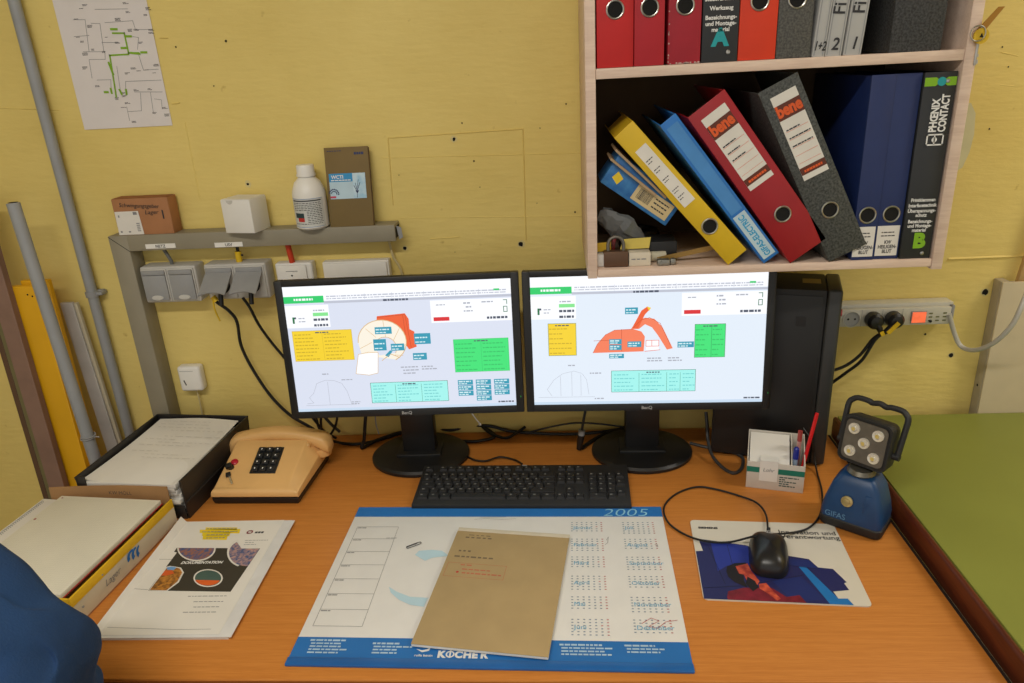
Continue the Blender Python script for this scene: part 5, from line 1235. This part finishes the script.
# ================================================================== memo box with pens
MM = T(.4205, -.2600, 0) @ RZ(-R(14.5))     # origin: front left corner
t = thing('memo_box', 'white note box with green stripe in front of the computer tower', 'memo box', MM)
mw, md, hf, hb = .108, .085, .060, .088
M_memo = mat('memo_grey_white', (206, 200, 190), rough=0.5, var=0.03); M_mgr = mat('green_stripe', (20, 122, 104), rough=0.5)
part('front_wall', B().box(0, mw, 0, .002, 0, hf, .0005), M_memo, t)
part('back_wall', B().box(0, mw, md - .002, md, 0, hb, .0005), M_memo, t)
for x in (0, mw - .002, mw * .76): part('side_wall', B().hexa([(x, .0022, 0), (x + .002, .0022, 0), (x + .002, md - .0022, 0), (x, md - .0022, 0), (x, .0022, hf), (x + .002, .0022, hf), (x + .002, md - .0022, hb), (x, md - .0022, hb)]), M_memo, t)
part('bottom', B().box(.0022, mw - .0022, .0022, md - .0022, 0, .002), M_memo, t)
part('green_stripe', B().rect(0, .037, .024, .049, .0004, FR).rect(.059, .037, mw, .049, .0004, FR), M_mgr, t)
b = B(); rn = random.Random(95)
for k_ in range(5): b.dashes(.062, .030 - .0048 * k_, [.036, .012, .033, .018, .030][k_], .0024, .0004, FR, (.003, .009), .0012, rn)
part('address_print', b, mat('dark_green_print', (50, 84, 80), rough=0.6), t)
t2 = thing('note_paper', 'white loose note sheets filling the note box', 'paper', MM @ T(.004, .004, .0025), 'paper in the note box')
part('sheets', B().hexa([(0, 0, 0), (.075, 0, 0), (.075, .076, 0), (0, .076, 0), (0, 0, .056), (.075, 0, .056), (.075, .076, .082), (0, .076, .082)]), M_paper, t2)
t2 = thing('note_paper', 'handwritten white slip hanging over the front of the note box', 'paper', MM @ T(.024, -.0014, .0615), 'paper in the note box')
part('slip', B().box(0, .034, 0, .0006, -.042, .003).box(0, .034, 0, .02, .0032, .0038), M_white, t2)
lettering('Lohr', .011, M_inkg, t2, T(.006, -.0006, -.020) @ FR, shear=.2)
t2 = thing('pen', 'bright red pen leaning out of the note box', 'pen', MM @ T(.100, .030, .0024) @ RX(-R(3)) @ RY(R(8)))
part('barrel', B().tube([(0, 0, 0), (0, 0, .155)], .0038, 6, False), mat('red_pen', (226, 34, 40), rough=0.35), t2)
part('end_cap', B().cyl((0, 0, .1552), (0, 0, .159), .0034, n=8), MATS['red_pen'], t2)
t2 = thing('pen', 'blue-capped pen standing in the note box', 'pen', MM @ T(.089, .022, .0024) @ RY(R(1)))
part('barrel', B().cyl((0, 0, 0), (0, 0, .062), .0048, n=12), mat('pale_blue_barrel', (150, 170, 196), rough=0.3), t2)
part('cap', B().lathe([(.0056, .0622), (.0058, .066), (.0056, .084), (.003, .0875)], 14), mat('blue_cap', (28, 44, 150), rough=0.35), t2)
t2 = thing('pen', 'pinkish translucent pen next to the red pen', 'pen', MM @ T(.096, .045, .0024))
part('barrel', B().cyl((0, 0, 0), (0, 0, .09), .0040, n=10), mat('pink_barrel', (206, 150, 146), rough=0.3), t2)
part('cap', B().cyl((0, 0, .0902), (0, 0, .112), .0046, n=10), mat('dull_red_cap', (176, 70, 66), rough=0.35), t2)

# ================================================================== cordless work light
LM = T(.5875, -.385, .0024) @ RZ(-R(37))
t = thing('work_light', 'blue and black battery work light with five LEDs on the desk', 'lamp', LM)
M_lb = mat('blue_lamp_plastic', (20, 64, 110), rough=0.42, var=0.08, scale=30); M_lk = mat('lamp_black_rubber', (34, 34, 34), rough=0.6)
def rr(w, d, z, ch=.012, y=0.0):
    o = []
    for cx, cy, a0 in ((w - ch, -d + ch, -90), (w - ch, d - ch, 0), (-w + ch, d - ch, 90), (-w + ch, -d + ch, 180)):
        for k_ in range(5): o.append((cx + ch * math.cos(R(a0 + 22.5 * k_)), cy + ch * math.sin(R(a0 + 22.5 * k_)) + y, z))
    return o
part('rubber_foot', B().rings([rr(.052, .037, 0), rr(.054, .039, .004), rr(.054, .039, .016), rr(.052, .037, .018)]), M_lk, t)
part('battery_body', B().rings([rr(.0525, .0375, .0182), rr(.053, .038, .03), rr(.050, .036, .05), rr(.040, .031, .085, .011, .002), rr(.030, .026, .101, .009, .003), rr(.024, .021, .104, .008, .003)]), M_lb, t, None, None, 40)
part('body_facet', B().hexa([(.018, -.0375, .045), (.046, -.030, .045), (.046, -.02, .045), (.018, -.02, .045), (.020, -.0335, .078), (.036, -.030, .078), (.036, -.02, .078), (.020, -.02, .078)], .001), M_lb, t)
part('swivel', B().lathe([(.022, .1042), (.024, .107), (.020, .114)], 24), mat('dull_steel', (120, 116, 106), rough=0.4, metal=0.7), t)
part('push_switch', B().lathe([(.010, 0), (.010, .003), (.006, .004), (.0055, .006), (.001, .0065)], 20, T(-.008, -.0365, .060) @ RX(R(-9)) @ FR), mat('brass_switch', (196, 176, 120), rough=0.3, metal=0.6), t)
lettering('GIFAS', .0155, mat('pale_blue_letter', (96, 140, 180), rough=0.4), t, T(-.043, -.0390, .0215) @ FR, bold=.01, sx=.9)
HM = T(0, .004, .116) @ RZ(-R(10)) @ RX(-R(10))
hd = part('lamp_head', B().rings([[(x, -.014, z + .046) for x, z in [(p[0], p[1]) for p in rr(.043, .043, 0, .013)]], [(x, -.010, z + .046) for x, z in [(p[0], p[1]) for p in rr(.044, .044, 0, .013)]], [(x, .020, z + .046) for x, z in [(p[0], p[1]) for p in rr(.042, .042, 0, .013)]], [(x, .030, z + .046) for x, z in [(p[0], p[1]) for p in rr(.036, .036, 0, .013)]]]), M_lk, t, HM)
part('reflector', B().poly([(p[0], p[1] + .046) for p in rr(.037, .037, 0, .010)], .0146, FR), mat('silver_reflector', (112, 106, 96), rough=0.35, metal=0.3, var=0.1, scale=60), hd)
for i, (x, z) in enumerate([(-.021, .067), (.021, .067), (0, .046), (-.021, .025), (.021, .025)]):
    l = part('led_lens', B().lathe([(.0100, 0), (.0098, .003), (.006, .0022), (.0045, .005), (.001, .006)], 20, T(x, -.0148, z) @ FR), mat('led_lens', (226, 220, 204), rough=0.15, metal=0.2), hd)
    part('led_chip', B().ellipse(x, z, .0035, .0035, .0212, 14, FR), mat('led_chip', (214, 190, 110), rough=0.3), l)
part('front_frame', B().ring(0, 0, .001, .0005, 0, 8).line([(p[0], p[1] + .046) for p in rr(.0385, .0385, 0, .011)], .0022, .0162, FR, True), M_black, hd)
for z in (.018, .034, .050, .066): part('cooling_fin', B().box(-.034, .034, .0305, .040, z, z + .005, .001), M_lk, hd)
for sgn in (-1, 1): part('pivot_bolt', B().cyl((sgn * .043, .006, .034), (sgn * .055, .006, .034), .006, n=14), M_lk, hd)
hp = [(-.0505, .006, .034), (-.0515, .010, .070), (-.052, .014, .100), (-.047, .016, .109), (-.038, .017, .114), (-.02, .017, .114), (-.012, .017, .112), (0, .017, .115), (.012, .017, .112), (.02, .017, .114), (.038, .017, .114), (.047, .016, .109), (.052, .014, .100), (.0515, .010, .070), (.0505, .006, .034)]
part('handle', B().tube(hp, .0052, 10, True, None, 4), M_lk, hd)

# ================================================================== cables behind the monitors
def cable(label, pts, r=.0032, m=None, name='cable'):
    return solo(name, B().tube(pts, r, 8), m or M_rubber, label, 'cable', None, 'cables behind the monitors')
g = lambda x, y, z=.005: tuple(G(x, y, z))
v_ = lambda x, y, yy: tuple(V(x, y, yy))
t = thing('power_cable', 'black power cable with yellow marker from the open socket', 'cable', None, 'cables behind the monitors')
part('cable', B().tube([v_(213, 298, -.068), v_(218, 303, -.064), v_(229, 311, -.055), v_(237, 322, -.045), v_(241, 345, -.03), v_(252, 368, -.025), v_(270, 395, -.03), v_(290, 415, -.035), v_(310, 427, -.04), g(330, 440, .004), g(352, 444, .004), g(375, 441, .004), g(398, 434, .004), g(425, 428, .004)], .0036, 8), M_rubber, t)
p0 = V(214.5, 299, -.067)
part('marker_ring', B().cyl((p0.x - .003, p0.y, p0.z + .006), (p0.x + .004, p0.y, p0.z - .005), .0060, n=12), MATS['yellow_sleeve'], t)
part('marker_flag', B().tube([v_(213, 300, -.07), v_(215, 310, -.07), v_(220, 321, -.065)], .0018, 6), MATS['yellow_sleeve'], t)
cable('second black power cable running down behind the left monitor', [v_(243, 298, -.066), v_(250, 308, -.055), v_(259, 325, -.04), v_(272, 343, -.03), v_(290, 365, -.025), v_(310, 395, -.02), v_(318, 425, -.02), g(325, 438, .012)], .0034)
cable('black cable drooping from the lower left of the left monitor', [v_(308, 412, -.06), v_(316, 422, -.06), v_(325, 432, -.055), g(336, 438, .009)], .003)
cable('black cable hanging vertically below the left monitor edge', [v_(321, 410, -.07), v_(321, 425, -.07), v_(323, 434, -.07), g(330, 442, .012)], .003)
cable('crossing black cable under the left monitor', [v_(338, 410, -.06), v_(336, 424, -.06), v_(331, 434, -.06), g(324, 444, .012)], .0028)
cable('short black cable stub pointing right below the left monitor', [v_(323, 415, -.05), v_(331, 424, -.05), v_(340, 432, -.05)], .0036)
cable('thick black video cable dropping to the desk left of the neck', [v_(366, 410, -.08), v_(365, 425, -.08), v_(364, 440, -.08), g(362, 448, .006), g(375, 441, .006), g(395, 434, .006), g(412, 430, .006)], .0040)
cable('thin grey wire hanging below the left monitor', [v_(375, 410, -.07), v_(376, 424, -.07), v_(379, 434, -.07)], .0015, M_greyd)
cable('black cable from the left monitor neck to the middle', [g(428, 426, .012), g(450, 430, .005), g(470, 426, .012), g(490, 426, .016), g(510, 431, .006), g(535, 433, .005), g(565, 434, .005), g(600, 432, .005), g(640, 426, .005)], .0040)
cable('looped black cable between the two monitor bases', [g(462, 441, .004), g(478, 441, .004), g(495, 436, .004), g(482, 426, .014), g(490, 433, .008), g(505, 438, .006), g(515, 434, .010), g(525, 427, .016)], .0036)
cable('thin black cable rising behind the right monitor', [g(530, 432, .010), v_(550, 427, -.03), v_(575, 423, -.03), v_(600, 424, -.03), v_(625, 427, -.03)], .0022)
t = thing('adapter_cable', 'black cable with a grey-collared plug hanging below the right monitor', 'cable', None, 'cables behind the monitors')
pa_, pb_ = V(582, 430, -.10), V(579, 449, -.10)
part('cable', B().tube([v_(586, 408, -.09), v_(584, 418, -.095), tuple(pa_)], .003, 8), M_rubber, t)
part('collar', B().cyl(tuple(pa_), tuple(pa_.lerp(pb_, .25)), .0075, n=14), M_greyd, t)
part('plug_body', B().cyl(tuple(pa_.lerp(pb_, .26)), tuple(pb_), .0085, .006, n=14), M_black, t)
cable('thick black cable from the hanging plug to the right neck', [g(582, 448, .005), g(592, 441, .005), g(605, 434, .005), g(625, 428, .005), g(645, 424, .005)], .0046)
cable('thin white wire end below the left monitor corner', [v_(471, 412, -.11), v_(476, 419, -.11), v_(480, 424, -.11)], .0016, M_white)
part('tip', B().lathe([(.003, 0), (.003, .004), (.001, .005)], 10, T(*V(480, 425, -.11))), M_white, bpy.data.objects[-1] if False else [o for o in COL.objects if o.get('label') == 'thin white wire end below the left monitor corner'][0])
cable('dark cable looping on the desk right of the right monitor base', [v_(706, 412, -.09), v_(707, 425, -.10), v_(708, 440, -.12), g(712, 455, .015), g(722, 467, .005), g(733, 473, .004), g(741, 469, .004), g(743, 459, .004), g(736, 453.5, .004), g(722, 450, .004), g(706, 447, .004), g(690, 443, .004)], .0036, mat('dark_grey_cable', (58, 58, 58), rough=0.4))

# ================================================================== jacket over a chair back at the near left
JY = -.865
out = [V(x, y, JY) for x, y in [(-230, 520), (-120, 526), (-50, 540), (0, 561), (35, 583), (66, 603), (85, 621), (95, 640), (97.5, 660), (94, 683)]]
top = [(p.x, p.z) for p in out]
x_r, z_r = top[-1]
top += [(x_r - .012, z_r - .08), (x_r - .02, z_r - .20), (x_r - .03, z_r - .34), (x_r - .12, z_r - .36), (top[0][0] + .10, z_r - .36), (top[0][0] + .02, z_r - .2)]
cp_ = catmull([Vector((x, 0, z)) for x, z in top + [top[0]]], 5)[:-1]
cx_ = sum(p.x for p in cp_) / len(cp_); cz_ = sum(p.z for p in cp_) / len(cp_)
from mathutils import noise as _n
loops = []
for i in range(13):
    u = i / 12 * 2 - 1; k_ = (1 - abs(u) ** 3.2) ** .5 if abs(u) < 1 else 0
    k_ = .62 + .38 * k_ if abs(u) < .999 else .55
    loops.append([])
    for p in cp_:
        x = cx_ + (p.x - cx_) * k_; z = cz_ + (p.z - cz_) * k_
        f = (_n.noise(Vector((x * 10 + z * 6, u * 2.2, z * 16))) * .034 + _n.noise(Vector((x * 26 + z * 9, u * 5, z * 30 + 3))) * .012) * (1 if abs(u) > .3 else .35)
        loops[-1].append((x, .085 * u - .046 + f * (1 if u > 0 else -1), z + f * .6))
b = B(); b.rings(loops)
jk = part('jacket', b, mat('dark_blue_fabric', (24, 60, 104), rough=0.9, var=0.12, scale=14, bump=0.25, bscale=400), None, T(0, JY, 0), None, 80)
tag(jk, 'dark blue jacket hanging over a chair at the near left corner', 'jacket')
sm = jk.modifiers.new('smooth', 'SUBSURF'); sm.levels = 1; sm.render_levels = 2
ch = thing('chair', 'chair under the dark blue jacket in the near left corner', 'chair', T(cx_, JY - .2, -.76))
part('backrest', B().box(-.07, .07, .155, .178, .62, .82, .01), M_blackm, ch)
part('back_post', B().box(-.02, .02, .157, .176, .42, .6195, .003), M_black, ch)
part('seat', B().box(-.22, .22, -.24, .22, .38, .4195, .015), M_blackm, ch)
part('column', B().cyl((0, 0, .06), (0, 0, .379), .025), M_black, ch)
for k_ in range(5):
    a_ = k_ * 2 * math.pi / 5; part('leg', B().tube([(0, 0, .06), (.25 * math.cos(a_), .25 * math.sin(a_), .02)], .018, 8, False), M_black, ch)

for o in COL.objects:      # fine print too small to pick apart
    if o.type == 'MESH' and o.name.split('.')[0] in ('small_print', 'label_print', 'calendar_days', 'calendar_sundays', 'title_text', 'fine_print', 'key_legends', 'diagram_notes', 'label_writing', 'grid_lines', 'table_text', 'toolbar_text', 'scuff_marks', 'button_digits', 'faint_print', 'panel_text', 'tag_text'):
        o['kind'] = 'stuff'
